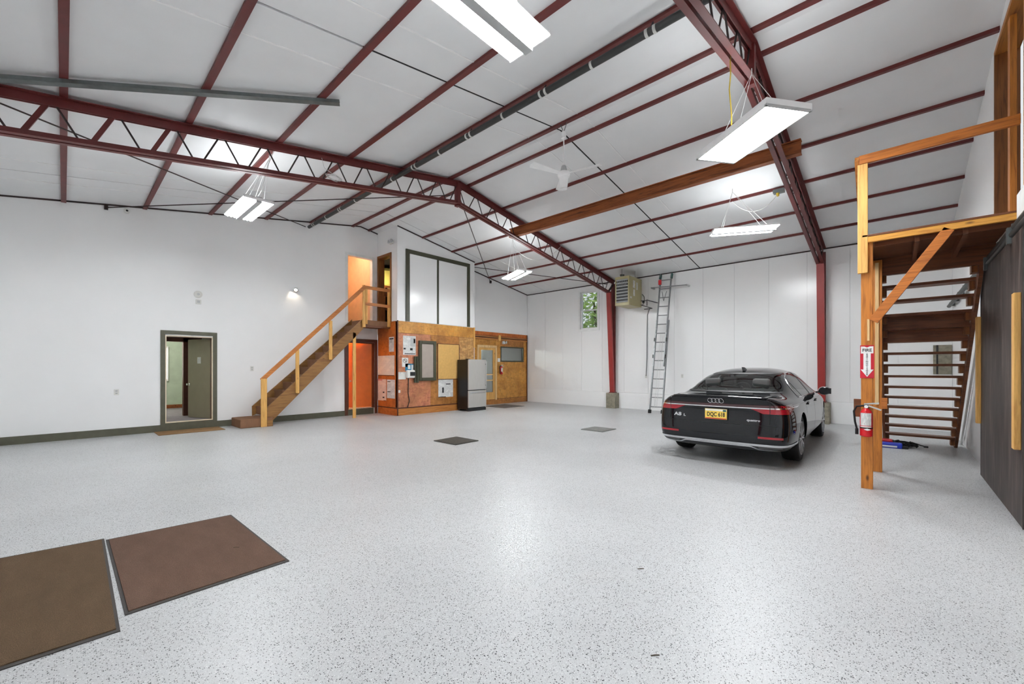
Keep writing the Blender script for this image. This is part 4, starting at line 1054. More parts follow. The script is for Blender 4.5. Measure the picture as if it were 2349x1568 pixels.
# ------------------------------------------------------------------ refrigerator
fx0, fx1, fy0, fy1 = 9.27, 10.10, 10.58, 11.17
fz1 = onY(1098, 824, fy0).z
t = thing('refrigerator', 'stainless bottom-freezer refrigerator with black sides', 'refrigerator', ((fx0 + fx1) / 2, (fy0 + fy1) / 2, 0))
MB().box((fx0, fy0 + 0.06, 0.05), (fx1, fy1, fz1 - 0.01)).build('cabinet', 'fridge_black', t, bevel=0.01)
zsplit = onY(1098, 894, fy0).z
for z0_, z1_, nm in ((zsplit + 0.012, fz1, 'door'), (0.12, zsplit - 0.012, 'freezer_drawer')):
    d_ = MB().box((fx0 + 0.004, fy0, z0_), (fx1 - 0.004, fy0 + 0.055, z1_)).build(nm, 'stainless', t, bevel=0.012)
    if nm == 'door':
        MB().tube([(fx1 - 0.05, fy0 - 0.045, z0_ + 0.05), (fx1 - 0.05, fy0 - 0.045, z1_ - 0.06)], 0.014, 10).build('handle', 'chrome', d_, smooth=True)
        for zz in (z0_ + 0.15, z1_ - 0.16): MB().tube([(fx1 - 0.05, fy0 - 0.045, zz), (fx1 - 0.05, fy0 + 0.002, zz)], 0.01, 8).build('handle_mount', 'plastic_black', d_)
    else:
        MB().box((fx0 + 0.06, fy0 - 0.02, z1_ - 0.07), (fx1 - 0.06, fy0 + 0.002, z1_ - 0.045)).build('handle', 'chrome', d_)
        MB().box((fx0 + 0.06, fy0 - 0.003, z1_ - 0.12), (fx0 + 0.14, fy0 + 0.001, z1_ - 0.10)).build('maker_plate', 'fixture_grey', d_)
MB().box((fx0 + 0.01, fy0 + 0.02, 0.0), (fx1 - 0.01, fy0 + 0.1, 0.10)).build('toe_grille', 'plastic_black', t)
MB().box((fx0 + 0.02, fy1 - 0.12, 0.0), (fx1 - 0.02, fy1 - 0.02, 0.06)).build('rear_foot', 'plastic_black', t)
MB().box((fx0 - 0.0, fy0 + 0.02, fz1 - 0.01), (fx0 + 0.1, fy0 + 0.16, fz1 + 0.02)).build('hinge_cover', 'plastic_black', t, bevel=0.006)

# ------------------------------------------------------------------ recessed wall: screen door, window, extinguisher, switch
d5 = semp('door_5', (11.4, Y2, 0))
frameY('casing', d5, SCR[0] - 0.07, SCR[1] + 0.07, 0.18, SCR[3] + 0.07, 0.085, Y2 - 0.02, Y2 + 0.012, 'pine_pale')
frameY('jamb', d5, SCR[0], SCR[1], 0.18, SCR[3], 0.03, Y2 + 0.012, Y2 + 0.1, 'pine_pale')
sc_ = MB(); xa, xb, za, zb_ = SCR[0] + 0.03, SCR[1] - 0.03, 0.2, SCR[3] - 0.03; w = 0.11; ya, yb = Y2 + 0.0, Y2 + 0.035
for p in (((xa, ya, za), (xa + w, yb, zb_)), ((xb - w, ya, za), (xb, yb, zb_)), ((xa + w, ya, za), (xb - w, yb, za + 0.3)), ((xa + w, ya, zb_ - 0.09), (xb - w, yb, zb_))): sc_.box(*p)
leaf = sc_.build('screen_leaf', 'pine_light', d5)
for z in (0.95, 1.18): MB().box((xa + w, ya + 0.005, z), (xb - w, yb - 0.005, z + 0.05)).build('cross_bar', 'pine_pale', leaf)
MB().box((xa + w, ya + 0.015, za + 0.3), (xb - w, ya + 0.019, zb_ - 0.09)).build('pane', 'office_glass', leaf)
struct(box('wall_back_office_divider', (11.75, 12.7, 0.16), (12.0, 12.8, 2.75), 'dark_green_frame'))
w3 = semp('window_3', (12.9, Y2, 1.7))
for p in (((OW[0], OW[2]), (OW[0] + 0.05, OW[3])), ((OW[1] - 0.05, OW[2]), (OW[1], OW[3])), ((OW[0] + 0.05, OW[2]), (OW[1] - 0.05, OW[2] + 0.05)), ((OW[0] + 0.05, OW[3] - 0.05), (OW[1] - 0.05, OW[3]))):
    MB().box((p[0][0], Y2 - 0.012, p[0][1]), (p[1][0], Y2 + 0.08, p[1][1])).build('frame', 'dark_green_frame', w3)
MB().box((OW[0] + 0.05, Y2 + 0.03, OW[2] + 0.05), (OW[1] - 0.05, Y2 + 0.034, OW[3] - 0.05)).build('pane', 'office_glass', w3)
p = onY(1144, 825.5, Y2); o = box('light_switch', (p.x - 0.075, Y2 - 0.012, p.z - 0.075), (p.x + 0.075, Y2, p.z + 0.075), 'plastic_white', bevel=0.006); tag(o, 'white square switch plate between screen door and office window', 'switch')
def extinguisher(c, out, right, label, s=1.0):
    c, out, right = Vector(c), Vector(out), Vector(right)
    t = thing('fire_extinguisher', label, 'fire extinguisher', tuple(c), 'red fire extinguishers')
    ax = c + out * 0.085 * s
    MB().lathe([(0.045 * s, 0.0), (0.06 * s, 0.012), (0.06 * s, 0.27 * s), (0.052 * s, 0.305 * s), (0.03 * s, 0.33 * s), (0.018 * s, 0.345 * s)], ax, n=24).build('cylinder', 'red_paint', t, smooth=True)
    lb = MB(); n = 8
    pts = []
    for i in range(n + 1):
        a = -1.0 + 1.9 * i / n
        pts.append(out * math.cos(a) * 0.0608 * s + right * math.sin(a) * 0.0608 * s)
    for z0_, z1_, m_, nm in ((0.135, 0.285, 'print_page', 'instruction_label'), (0.115, 0.128, 'sign_white', 'label_stripe')):
        q = MB(); vv = []
        for d_ in pts: vv += [ax + d_ + Vector((0, 0, z0_ * s)), ax + d_ + Vector((0, 0, z1_ * s))]
        q.add(vv, [(2 * i, 2 * i + 2, 2 * i + 3, 2 * i + 1) for i in range(n)]); q.build(nm, m_, t, smooth=True)
    dm = ax + out * 0.0612 * s + right * 0.012
    MB().prism([dm + right * 0.035 * s + Vector((0, 0, 0.09 * s)), dm + Vector((0, 0, 0.103 * s)), dm - right * 0.035 * s + Vector((0, 0, 0.09 * s)), dm + Vector((0, 0, 0.077 * s))], out * 0.002).build('hazard_diamond', 'sign_white', t)
    MB().lathe([(0.018 * s, 0.34 * s), (0.022 * s, 0.35 * s), (0.022 * s, 0.385 * s), (0.01 * s, 0.39 * s)], ax, n=14).build('valve', 'brushed_alu', t, smooth=True)
    MB().lathe([(0.018 * s, 0.0), (0.018 * s, 0.02)], ax + Vector((0, 0, 0.36 * s)) + out * 0.015, out, 14).build('gauge', 'sign_white', t, smooth=True)
    top = ax + Vector((0, 0, 0.39 * s))
    MB().beam(top - right * 0.02 * s, top + right * 0.115 * s + Vector((0, 0, 0.016)), 0.020, 0.016).build('lever', 'fixture_grey', t)
    MB().beam(top + Vector((0, 0, -0.012)), top + right * 0.135 * s + Vector((0, 0, -0.065 * s)), 0.020, 0.016).build('carry_handle', 'fixture_grey', t)
    h0 = top - right * 0.02 * s + Vector((0, 0, -0.02))
    MB().tube([h0, h0 - right * 0.07 * s + Vector((0, 0, -0.012)), h0 - right * 0.095 * s + Vector((0, 0, -0.07 * s)), h0 - right * 0.085 * s + Vector((0, 0, -0.2 * s)), h0 - right * 0.068 * s + Vector((0, 0, -0.28 * s))], 0.011 * s, 8).build('hose', 'rubber_black', t, smooth=True)
    nz = h0 - right * 0.068 * s + Vector((0, 0, -0.28 * s))
    MB().tube([nz, nz + Vector((0, 0, -0.07 * s))], 0.016 * s, 8).build('nozzle', 'rubber_black', t, smooth=True)
    MB().hexa([c + out * a + right * b_ + Vector((0, 0, h * s)) for h in (0.1, 0.36) for a, b_ in ((0, -0.02), (0, 0.02), (0.03, 0.02), (0.03, -0.02))]).build('bracket', 'galv_steel', t)
    MB().tube([ax + Vector((0, 0, 0.10 * s)), ax + Vector((0, 0, 0.113 * s))], 0.0615 * s, 24).build('strap', 'plastic_black', t, smooth=True)
p = onY(1146, 858, Y2); extinguisher((p.x + 0.02, Y2 - 0.005, p.z), (0, -1, 0), (1, 0, 0), 'red fire extinguisher on the plywood wall beside the screen door', 0.95)

o = box('floor_mat', (10.95, 10.52, 0), (12.06, Y2 - 0.35, 0.012), 'grey_mat', bevel=0.003); tag(o, 'grey floor mat in front of the screen door behind the refrigerator', 'mat')
# ------------------------------------------------------------------ big brown mats and drain covers
def rug(pts, mat, label, name='entrance_mat', seed=0):
    c = sum((Vector(p) for p in pts), Vector()) / 4
    t = thing(name, label, 'mat', (c.x, c.y, 0), 'brown entrance mats')
    P = [Vector((p[0], p[1], 0)) for p in pts]
    MB().prism(P, (0, 0, 0.006)).build('rubber_border', 'mat_rubber', t)
    Q = [c * 0.0 + p + (Vector((c.x, c.y, 0)) - p).normalized() * 0.035 for p in P]
    MB().prism([q + Vector((0, 0, 0.006)) for q in Q], (0, 0, 0.006)).build('carpet_pile', mat, t)
rug([onZ(530, 1181), onZ(664, 1287), onZ(287, 1412), onZ(243, 1239)], 'brown_carpet', 'brown entrance mat lying wholly in view, right of the pair')
rug([onZ(239, 1236), onZ(276, 1448), (-0.70, 3.21, 0), (-0.72, 5.12, 0)], 'brown_carpet_b', 'brown entrance mat cut off by the left picture edge')
def plate(pts, mat, label):
    c = sum((Vector(p) for p in pts), Vector()) / 4
    t = thing('floor_drain_cover', label, 'drain cover', (c.x, c.y, 0), 'square floor covers')
    P = [Vector((p[0], p[1], 0)) for p in pts]
    MB().prism(P, (0, 0, 0.016)).build('plate', mat, t, bevel=0.003)
    Q = [p + (Vector((c.x, c.y, 0)) - p) * 0.1 for p in P]
    MB().prism([q + Vector((0, 0, 0.016)) for q in Q], (0, 0, 0.003)).build('centre_pad', mat, t)
plate([(5.05, 6.82, 0), (5.67, 6.86, 0), (5.67, 6.17, 0), (5.06, 6.15, 0)], 'drain_plate', 'dark square cover plate in the middle of the floor')
plate([(8.37, 5.52, 0), (8.98, 5.52, 0), (8.99, 4.93, 0), (8.37, 4.93, 0)], 'drain_plate_grey', 'grey square cover plate on the floor left of the car')
# bits of debris on the floor
for i, (px, py, l) in enumerate(((1463, 1304, 'thin grey twig scrap on the speckled floor'), (1493, 1503, 'short dark twig scrap near the lower picture edge'), (535, 1255, 'tiny pale twig scrap on the right brown mat'))):
    p = onZ(px, py, 0.014 if i == 2 else 0.003)
    o = MB().tube([p, p + Vector((0.02, -0.015, 0.001)), p + Vector((0.035, -0.03, 0.0))], 0.0025, 5).build('twig_scrap', 'bark'); tag(o, l, 'debris')

# ------------------------------------------------------------------ near landing and its open staircase
ZL = 3.07; PX, PY0, PY1 = 6.62, 0.205, 0.325
t = thing('landing_staircase', 'orange pine landing with open-riser staircase at the right wall', 'staircase', (7.3, -0.2, 0))
MB().box((6.645, PY0 + 0.01, 0), (6.745, PY1, 2.99)).build('front_post', 'pine', t, bevel=0.004)
MB().box((7.82, 0.155, 0), (7.93, 0.265, 2.99)).build('rear_post', 'pine', t, bevel=0.004)
MB().box((7.80, 0.19, 0.95), (7.84, 0.23, 2.95)).build('post_cleat', 'pine_pale', t)
MB().box((6.60, 0.26, 2.62), (6.642, 0.355, 3.945)).build('rail_post', 'pine_light', t, bevel=0.004)
MB().box((6.59, YR + 0.01, 3.945), (6.632, 0.34, 4.05)).build('guard_rail', 'pine_h', t, bevel=0.004)
MB().beam((6.60, 0.362, 4.02), (8.3, 0.362, 2.60), 0.04, 0.09).build('handrail', 'pine_x', t)
MB().box((6.605, YR + 0.01, 2.985), (6.645, 0.30, 3.055)).build('header_joist', 'pine_light_h', t, bevel=0.004)
MB().box((6.75, YR + 0.01, 2.95), (6.79, 0.205, 3.05)).build('shaded_joist', 'fir_dark', t)  # dark wood colour stands for the shadow beneath the header
MB().box((6.60, YR + 0.01, 3.055), (8.10, 0.31, 3.075)).build('deck_board', 'fir_dark', t)
MB().box((8.02, YR + 0.01, 2.80), (8.06, 0.30, 3.05)).build('back_joist', 'fir_dark', t)
for yy in (0.28, -0.17, -0.55): MB().box((6.70, yy - 0.02, 2.93), (8.02, yy + 0.02, 3.05)).build('joist', 'fir_dark', t)
MB().beam((6.63, 0.21, 2.03), (6.63, -0.42, 3.0), 0.05, 0.095, up=(0, 0.6, 1)).build('knee_brace', 'pine_h', t, bevel=0.003)
rise, XS0, going = 0.192, 8.0, 0.2115
YSL, YSR = 0.17, -0.775
zst = lambda x: ZL - (x - XS0) * rise / going
for yy in (YSL, YSR - 0.038):
    MB().prism([(8.03, yy, zst(8.03) - 0.12), (8.03, yy, zst(8.03) - 0.36), (11.15, yy, 0.0), (11.36, yy, 0.0), (11.36, yy, zst(11.36) - 0.03)], (0, 0.038, 0)).build('stringer', 'fir_dark', t)
for n in range(1, 16):
    x = XS0 + going * n; z = ZL - rise * n
    MB().box((x - 0.13, YSR, z - 0.038), (x + 0.135, YSL + 0.0, z)).build('tread', 'fir_dark', t)
    for yy in (YSL - 0.055, YSR): MB().box((x - 0.06, yy, z - 0.15), (x + 0.12, yy + 0.055, z - 0.038)).build('tread_cleat', 'brown_frame', t)
for n in (4, 5):
    x = XS0 + going * n; z = ZL - rise * n
    MB().box((x + 0.10, YSR, z - 0.21), (x + 0.12, YSL, z - 0.012)).build('riser_board', 'fir_dark', t)
# strip and little box on the front post
MB().box((6.633, 0.245, 1.80), (6.645, 0.268, 2.06)).build('post_strip', 'pine_pale', t)
MB().box((6.75, 0.33, 0.86), (6.80, 0.40, 1.08)).build('side_block', 'fir_dark', t)
MB().box((7.78, 0.10, 0.90), (7.83, 0.16, 1.05)).build('side_block', 'pine_h', t)

# fire sign on the post
fxs = 6.643
t = thing('fire_extinguisher_sign', 'red FIRE EXTINGUISHER sign with white down arrow on the post', 'sign', (fxs, 0.268, 1.54))
y0, y1, z0, z1 = 0.203, 0.333, 1.345, 1.745
MB().box((fxs - 0.004, y0, z0), (fxs, y1, z1)).build('board', 'sign_red', t)
ym = (y0 + y1) / 2
ar = [(-0.058, 0.385), (-0.025, 0.385), (0, 0.372), (0.025, 0.385), (0.058, 0.385), (0.058, 0.30), (0.034, 0.30), (0.034, 0.105), (0.06, 0.105), (0, 0.015), (-0.06, 0.105), (-0.034, 0.105), (-0.034, 0.30), (-0.058, 0.30)]
MB().prism([(fxs - 0.004, ym - a, z0 + b_) for a, b_ in ar], (-0.0012, 0, 0)).build('arrow', 'sign_white', t)
mt = lambda y, z: Matrix.Translation(Vector((-fxs, -0.268, -1.54))) @ frame_mtx((fxs - 0.0056, y, z), (0, -1, 0), (0, 0, 1))
text('lettering', 'FIRE', 0.052, 'ink_black', t, mt(ym, z0 + 0.338), 0.0004, sx=0.95, offset=0.0012)
for i, ch in enumerate('EXTINGUISHER'):
    text('lettering', ch, 0.025, 'ink_black', t, mt(ym, z0 + 0.288 - i * 0.0222), 0.0004, sx=1.1, offset=0.0006)
extinguisher((6.645, 0.272, 0.645), (-1, 0, 0), (0, -1, 0), 'red fire extinguisher hanging on the pine post under the sign', 1.0)

# ------------------------------------------------------------------ sliding door on its track, right wall
t = thing('sliding_barn_door', 'large dark stained plywood sliding door at the right edge', 'door', (7.2, -0.87, 0))
MB().box((5.86, -0.915, 0.02), (8.47, -0.83, 2.745)).build('slab', 'stained_ply', t)
MB().box((5.845, -0.92, 0.02), (5.86, -0.825, 2.745)).build('edge_strip', 'mat_rubber', t)
for x0_, x1_ in ((5.93, 6.04), (8.40, 8.50)):
    MB().box((x0_, -0.83, 0.72), (x1_, -0.785, 2.16)).build('handle_board', 'pine_light', t, bevel=0.004)
for x in (6.4, 7.9):
    MB().box((x - 0.03, -0.86, 2.70), (x + 0.03, -0.80, 2.86)).build('hanger', 'galv_steel', t)
t = thing('door_track', 'long dark steel sliding-door track along the right wall', 'track', (9.0, -0.87, 2.84))
MB().tube([(5.2, -0.86, 2.86), (13.6, -0.86, 2.86)], 0.036, 12).build('rail', 'black_pipe', t, smooth=True)
MB().tube([(5.2, -0.84, 2.785), (8.45, -0.84, 2.785)], 0.03, 12).build('lower_rail', 'black_pipe', t, smooth=True)
for i in range(10):
    x = 5.6 + i * 0.85
    MB().box((x - 0.025, YR, 2.83), (x + 0.025, -0.84, 2.91)).build('bracket', 'galv_steel', t)
o = box('track_header_board', (5.2, YR, 2.96), (6.5, YR + 0.05, 3.2), 'white_trim'); tag(o, 'white board on the wall above the sliding-door track', 'board')
d6 = semp('door_6', (7.0, YR, 3.08))
MB().box((UD[1] - 0.03, YR - 0.16, 3.08), (UD[1] + 0.03, YR + 0.045, UD[3])).build('far_jamb', 'brown_frame', d6)
MB().box((UD[0], YR - 0.16, UD[3] - 0.03), (UD[1] + 0.03, YR + 0.045, UD[3] + 0.03)).build('head_jamb', 'pine_x', d6)
MB().box((7.0, YR - 0.02, 3.08), (7.12, YR + 0.03, 5.3)).build('stud', 'pine', d6)
MB().box((UD[0] - 0.04, YR - 0.16, 3.08), (UD[0] + 0.02, YR + 0.04, UD[3])).build('near_jamb', 'pine', d6)
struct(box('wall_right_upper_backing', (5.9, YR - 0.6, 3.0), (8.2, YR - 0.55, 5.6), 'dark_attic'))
# pale trim board leaning beside the stairs, wall panel and conduit in the far right corner
o = MB().beam((11.7, YR + 0.03, 0.02), (9.3, YR + 0.03, 2.05), 0.03, 0.05).build('leaning_trim_board', 'white_trim'); tag(o, 'long white trim strip leaning on the wall behind the stairs', 'board')
p = onX(2175, 825, XE)
t = thing('electrical_panel', 'grey metal wall panel with a dark edge seen between the stair treads', 'panel', (XE, p.y, p.z))
MB().box((XE - 0.05, -0.92, 1.32), (XE, -0.62, 2.0)).build('case', 'concrete', t)
MB().box((XE - 0.056, -0.70, 1.32), (XE - 0.05, -0.67, 2.0)).build('edge', 'plastic_black', t)
# blue battery charger and its black cables on the floor
p = onZ(2049, 1026)
t = thing('battery_charger', 'blue battery charger with tangled black cables under the stairs', 'charger', (10.36, 0.05, 0))
MB().box((10.30, -0.07, 0.0), (10.43, 0.26, 0.10)).build('case', 'blue_plastic', t, bevel=0.02)
MB().box((10.295, 0.0, 0.02), (10.30, 0.2, 0.05)).build('label', 'sign_white', t)
MB().box((10.34, -0.15, 0.0), (10.40, -0.06, 0.05)).build('clamp', 'plastic_black', t, bevel=0.01)
random.seed(9)
for k in range(4):
    pts = []
    for i in range(26):
        a = i * 0.5 + k
        pts.append(Vector((10.62 + 0.16 * math.cos(a) + 0.05 * random.random(), -0.02 + 0.20 * math.sin(a * 0.9 + k) - 0.02 * k, 0.02 + 0.08 * random.random())))
    MB().tube(pts, 0.010, 6).build('cable', 'rubber_black', t, smooth=True)
MB().tube([(10.6, -0.1, 0.05), (10.7, -0.2, 0.09), (10.8, -0.3, 0.04), (10.84, -0.38, 0.012)], 0.009, 6).build('cable', 'rubber_black', t, smooth=True)
MB().box((10.78, -0.42, 0.0), (10.86, -0.36, 0.025)).build('clamp', 'plastic_black', t)
MB().box((10.5, 0.06, 0.0), (10.66, 0.24, 0.13)).build('clamp_bundle', 'red_paint', t, bevel=0.02)
# ------------------------------------------------------------------ black sedan
CAR_YAW = math.radians(1.0)
car = thing('black_sedan', 'black four-door luxury sedan parked facing the long wall', 'car', (6.75, 2.03, 0), rz=CAR_YAW)
KX = [0.00, 0.05, 0.18, 0.45, 0.80, 1.17, 1.60, 2.10, 2.70, 3.15, 3.55, 3.95, 4.30, 4.70, 5.00, 5.20, 5.30]
KP = dict(
    zb=[.29, .26, .23, .20, .18, .17, .17, .17, .17, .17, .17, .17, .17, .18, .20, .24, .32],
    wm=[.76, .87, .935, .965, .975, .978, .978, .975, .975, .975, .975, .972, .968, .94, .87, .74, .56],
    z5=[.84, .86, .88, .89, .90, .90, .89, .885, .88, .88, .875, .87, .85, .81, .76, .70, .62],
    z6=[.95, .97, .98, .985, .985, .985, .99, .985, .98, .975, .97, .965, .925, .88, .82, .74, .66],
    w6=[.68, .77, .82, .84, .86, .885, .89, .89, .89, .89, .885, .87, .85, .81, .74, .62, .48],
    z8=[1.01, 1.035, 1.04, 1.035, 1.035, 1.16, 1.335, 1.405, 1.415, 1.385, 1.26, 1.035, .985, .93, .855, .765, .675],
    w8=[.56, .62, .66, .67, .655, .63, .60, .595, .59, .59, .61, .66, .66, .62, .56, .48, .36],
    zt=[1.03, 1.05, 1.055, 1.05, 1.052, 1.225, 1.41, 1.48, 1.488, 1.455, 1.325, 1.075, 1.02, .965, .885, .785, .69])
cv = []; cf = []
rearZ = [(0.26, .12), (0.33, .05), (0.42, .0), (0.60, .0), (0.66, .045), (0.75, .075), (0.86, .065), (0.93, .05), (1.0, .015), (1.05, .0), (1.2, 0)]
def lerpk(tab, v):
    for (a, fa), (b_, fb) in zip(tab[:-1], tab[1:]):
        if v <= b_: return fa + (fb - fa) * max(0, min(1, (v - a) / (b_ - a)))
    return tab[-1][1]
NR = 20
for i, x in enumerate(KX):
    g = {k: KP[k][i] for k in KP}
    cab = 0.8 < x < 3.95
    half = [(0, g['zb']), (g['wm'] * 0.72, g['zb']), (g['wm'] - 0.05, g['zb'] + 0.05), (g['wm'] - 0.008, 0.42), (g['wm'], 0.64 if x < 5 else 0.55), (g['wm'] - 0.022, g['z5']),
            (g['w6'], g['z6']), ((g['w6'] * 0.45 + g['w8'] * 0.55), g['z6'] * 0.48 + g['z8'] * 0.52 + (0.02 if cab else 0.012)), (g['w8'], g['z8']), (g['w8'] * 0.55, g['zt'] - 0.014), (0, g['zt'])]
    ring = half + [(-y, z) for y, z in half[9:0:-1]]
    fall = math.exp(-x / 0.16)
    for y, z in ring:
        dx = lerpk(rearZ, z) * fall
        bulge = -0.045 * fall * (1 - (y / 0.8) ** 2)
        cv.append((x + dx + bulge + 0.03 * fall, y, z))
n = len(KX)
for i in range(n - 1):
    for j in range(NR):
        cf.append((i * NR + j, i * NR + (j + 1) % NR, (i + 1) * NR + (j + 1) % NR, (i + 1) * NR + j))
def cap(base, flip, bul):
    cen = [base]
    for j in range(2, 9):
        a, b_ = Vector(cv[base + j]), Vector(cv[base + NR - j]); c = (a + b_) / 2
        cv.append((c.x + bul, 0, c.z)); cen.append(len(cv) - 1)
    cen.append(base + 10)
    for k in range(8):
        j = k + 1
        L0, L1, R0, R1 = base + j, base + j + 1, base + NR - j, base + NR - j - 1
        q1 = (cen[k], L0, L1, cen[k + 1]); q2 = (R0, cen[k], cen[k + 1], R1)
        cf.append(q1 if flip else q1[::-1]); cf.append(q2 if flip else q2[::-1])
    # close the two bottom/top corner gaps are part of the rings
cap(0, True, -0.045); cap((n - 1) * NR, False, 0.03)
me = bpy.data.meshes.new('body'); me.from_pydata(cv, [], cf); me.validate()
bm = bmesh.new(); bm.from_mesh(me); bmesh.ops.recalc_face_normals(bm, faces=bm.faces); bm.to_mesh(me); bm.free()
body = bpy.data.objects.new('body', me); COL.objects.link(body)
md = body.modifiers.new('s', 'SUBSURF'); md.levels = 3; md.render_levels = 3
cutters = []
for ax_ in (1.17, 4.30):
    for s in (-1, 1):
        cu = MB().tube([(ax_, s * 0.60, 0.365), (ax_, s * 1.25, 0.365)], 0.405, 40).build('cut', 'car_paint'); cutters.append(cu)
        cu.data.update()
        mdb = body.modifiers.new('b', 'BOOLEAN'); mdb.operation = 'DIFFERENCE'; mdb.object = cu; mdb.solver = 'EXACT'
bpy.context.view_layer.update()
me2 = bpy.data.meshes.new_from_object(body.evaluated_get(bpy.context.evaluated_depsgraph_get()))
body.modifiers.clear(); body.data = me2; me2.name = 'body'
for cu in cutters: bpy.data.objects.remove(cu)
body.parent = car
bm = bmesh.new(); bm.from_mesh(me2)
BV = BVHTree.FromBMesh(bm)
# glass outlines
SIDE_T = [(1.36, 1.02), (1.50, 1.18), (1.72, 1.30), (2.10, 1.375), (2.60, 1.395), (3.00, 1.365), (3.35, 1.245), (3.74, 1.02)]
side_top = lambda x: lerpk(SIDE_T, x)
side_bot = lambda x: 0.995 - 0.006 * (x - 1.36)
RG0, RG1 = 1.072, 1.375
rg_half = lambda z: 0.71 + (0.55 - 0.71) * (z - RG0) / (RG1 - RG0)
WG0, WG1 = 1.10, 1.40
wg_half = lambda z: 0.74 + (0.56 - 0.74) * (z - WG0) / (WG1 - WG0)
kill = []
for f in bm.faces:
    nn = f.normal
    if all(RG0 + 0.012 < v.co.z < RG1 - 0.012 and abs(v.co.y) < rg_half(v.co.z) - 0.03 and v.co.x < 1.9 for v in f.verts) and nn.x < -0.2: kill.append(f)
    elif all(WG0 + 0.01 < v.co.z < WG1 - 0.01 and abs(v.co.y) < wg_half(v.co.z) - 0.03 and v.co.x > 2.9 for v in f.verts) and nn.x > 0.2: kill.append(f)
    elif abs(nn.y) > 0.5 and all(1.4 < v.co.x < 3.72 and side_bot(v.co.x) + 0.012 < v.co.z < side_top(v.co.x) - 0.015 for v in f.verts): kill.append(f)
bmesh.ops.delete(bm, geom=list(set(kill)), context='FACES')
bm.to_mesh(me2); bm.free()
me2.materials.clear(); me2.materials.append(M['car_paint'])
for p in me2.polygons: p.use_smooth = True
me2.set_sharp_from_angle(angle=math.radians(38))

def hit(o_, d_):
    r = BV.ray_cast(Vector(o_), Vector(d_))
    return (r[0], r[1]) if r[0] is not None else (None, None)
def patch(name, mat, fn, nu, nv, off=0.004, parent=car, thick=0.0, smooth=True):
    """fn(u,v) -> (ray origin, dir); shrink-wrapped skin piece of the body"""
    vs_ = []; ok = {}
    for i in range(nu + 1):
        for j in range(nv + 1):
            o_, d_ = fn(i / nu, j / nv)
            h, nn = hit(o_, d_)
            if h is None: continue
            if nn.dot(Vector(d_)) > 0: nn = -nn
            ok[(i, j)] = len(vs_); vs_.append(h + nn * off)
    fs = [(ok[(i, j)], ok[(i + 1, j)], ok[(i + 1, j + 1)], ok[(i, j + 1)]) for i in range(nu) for j in range(nv) if all(k in ok for k in ((i, j), (i + 1, j), (i + 1, j + 1), (i, j + 1)))]
    mb = MB(); mb.add(vs_, fs)
    o = mb.build(name, mat, parent, smooth=smooth, local=True)
    if thick:
        s = o.modifiers.new('solid', 'SOLIDIFY'); s.thickness = thick; s.offset = 0
    return o
rear = lambda y, z: (Vector((-1, y, z)), Vector((1, 0, 0)))
def rear_patch(name, mat, y0, y1, zlo, zhi, nu=24, nv=4, off=0.004, parent=car):
    zl = zlo if callable(zlo) else (lambda y: zlo); zh = zhi if callable(zhi) else (lambda y: zhi)
    def fn(u, v):
        y = y0 + (y1 - y0) * u
        return rear(y, zl(y) + (zh(y) - zl(y)) * v)
    return patch(name, mat, fn, nu, nv, off, parent)
def side_patch(name, mat, s, x0, x1, zlo, zhi, nu=24, nv=4, off=0.004, parent=car):
    zl = zlo if callable(zlo) else (lambda x: zlo); zh = zhi if callable(zhi) else (lambda x: zhi)
    def fn(u, v):
        x = x0 + (x1 - x0) * u
        return Vector((x, s * 2, zl(x) + (zh(x) - zl(x)) * v)), Vector((0, -s, 0))
    return patch(name, mat, fn, nu, nv, off, parent)
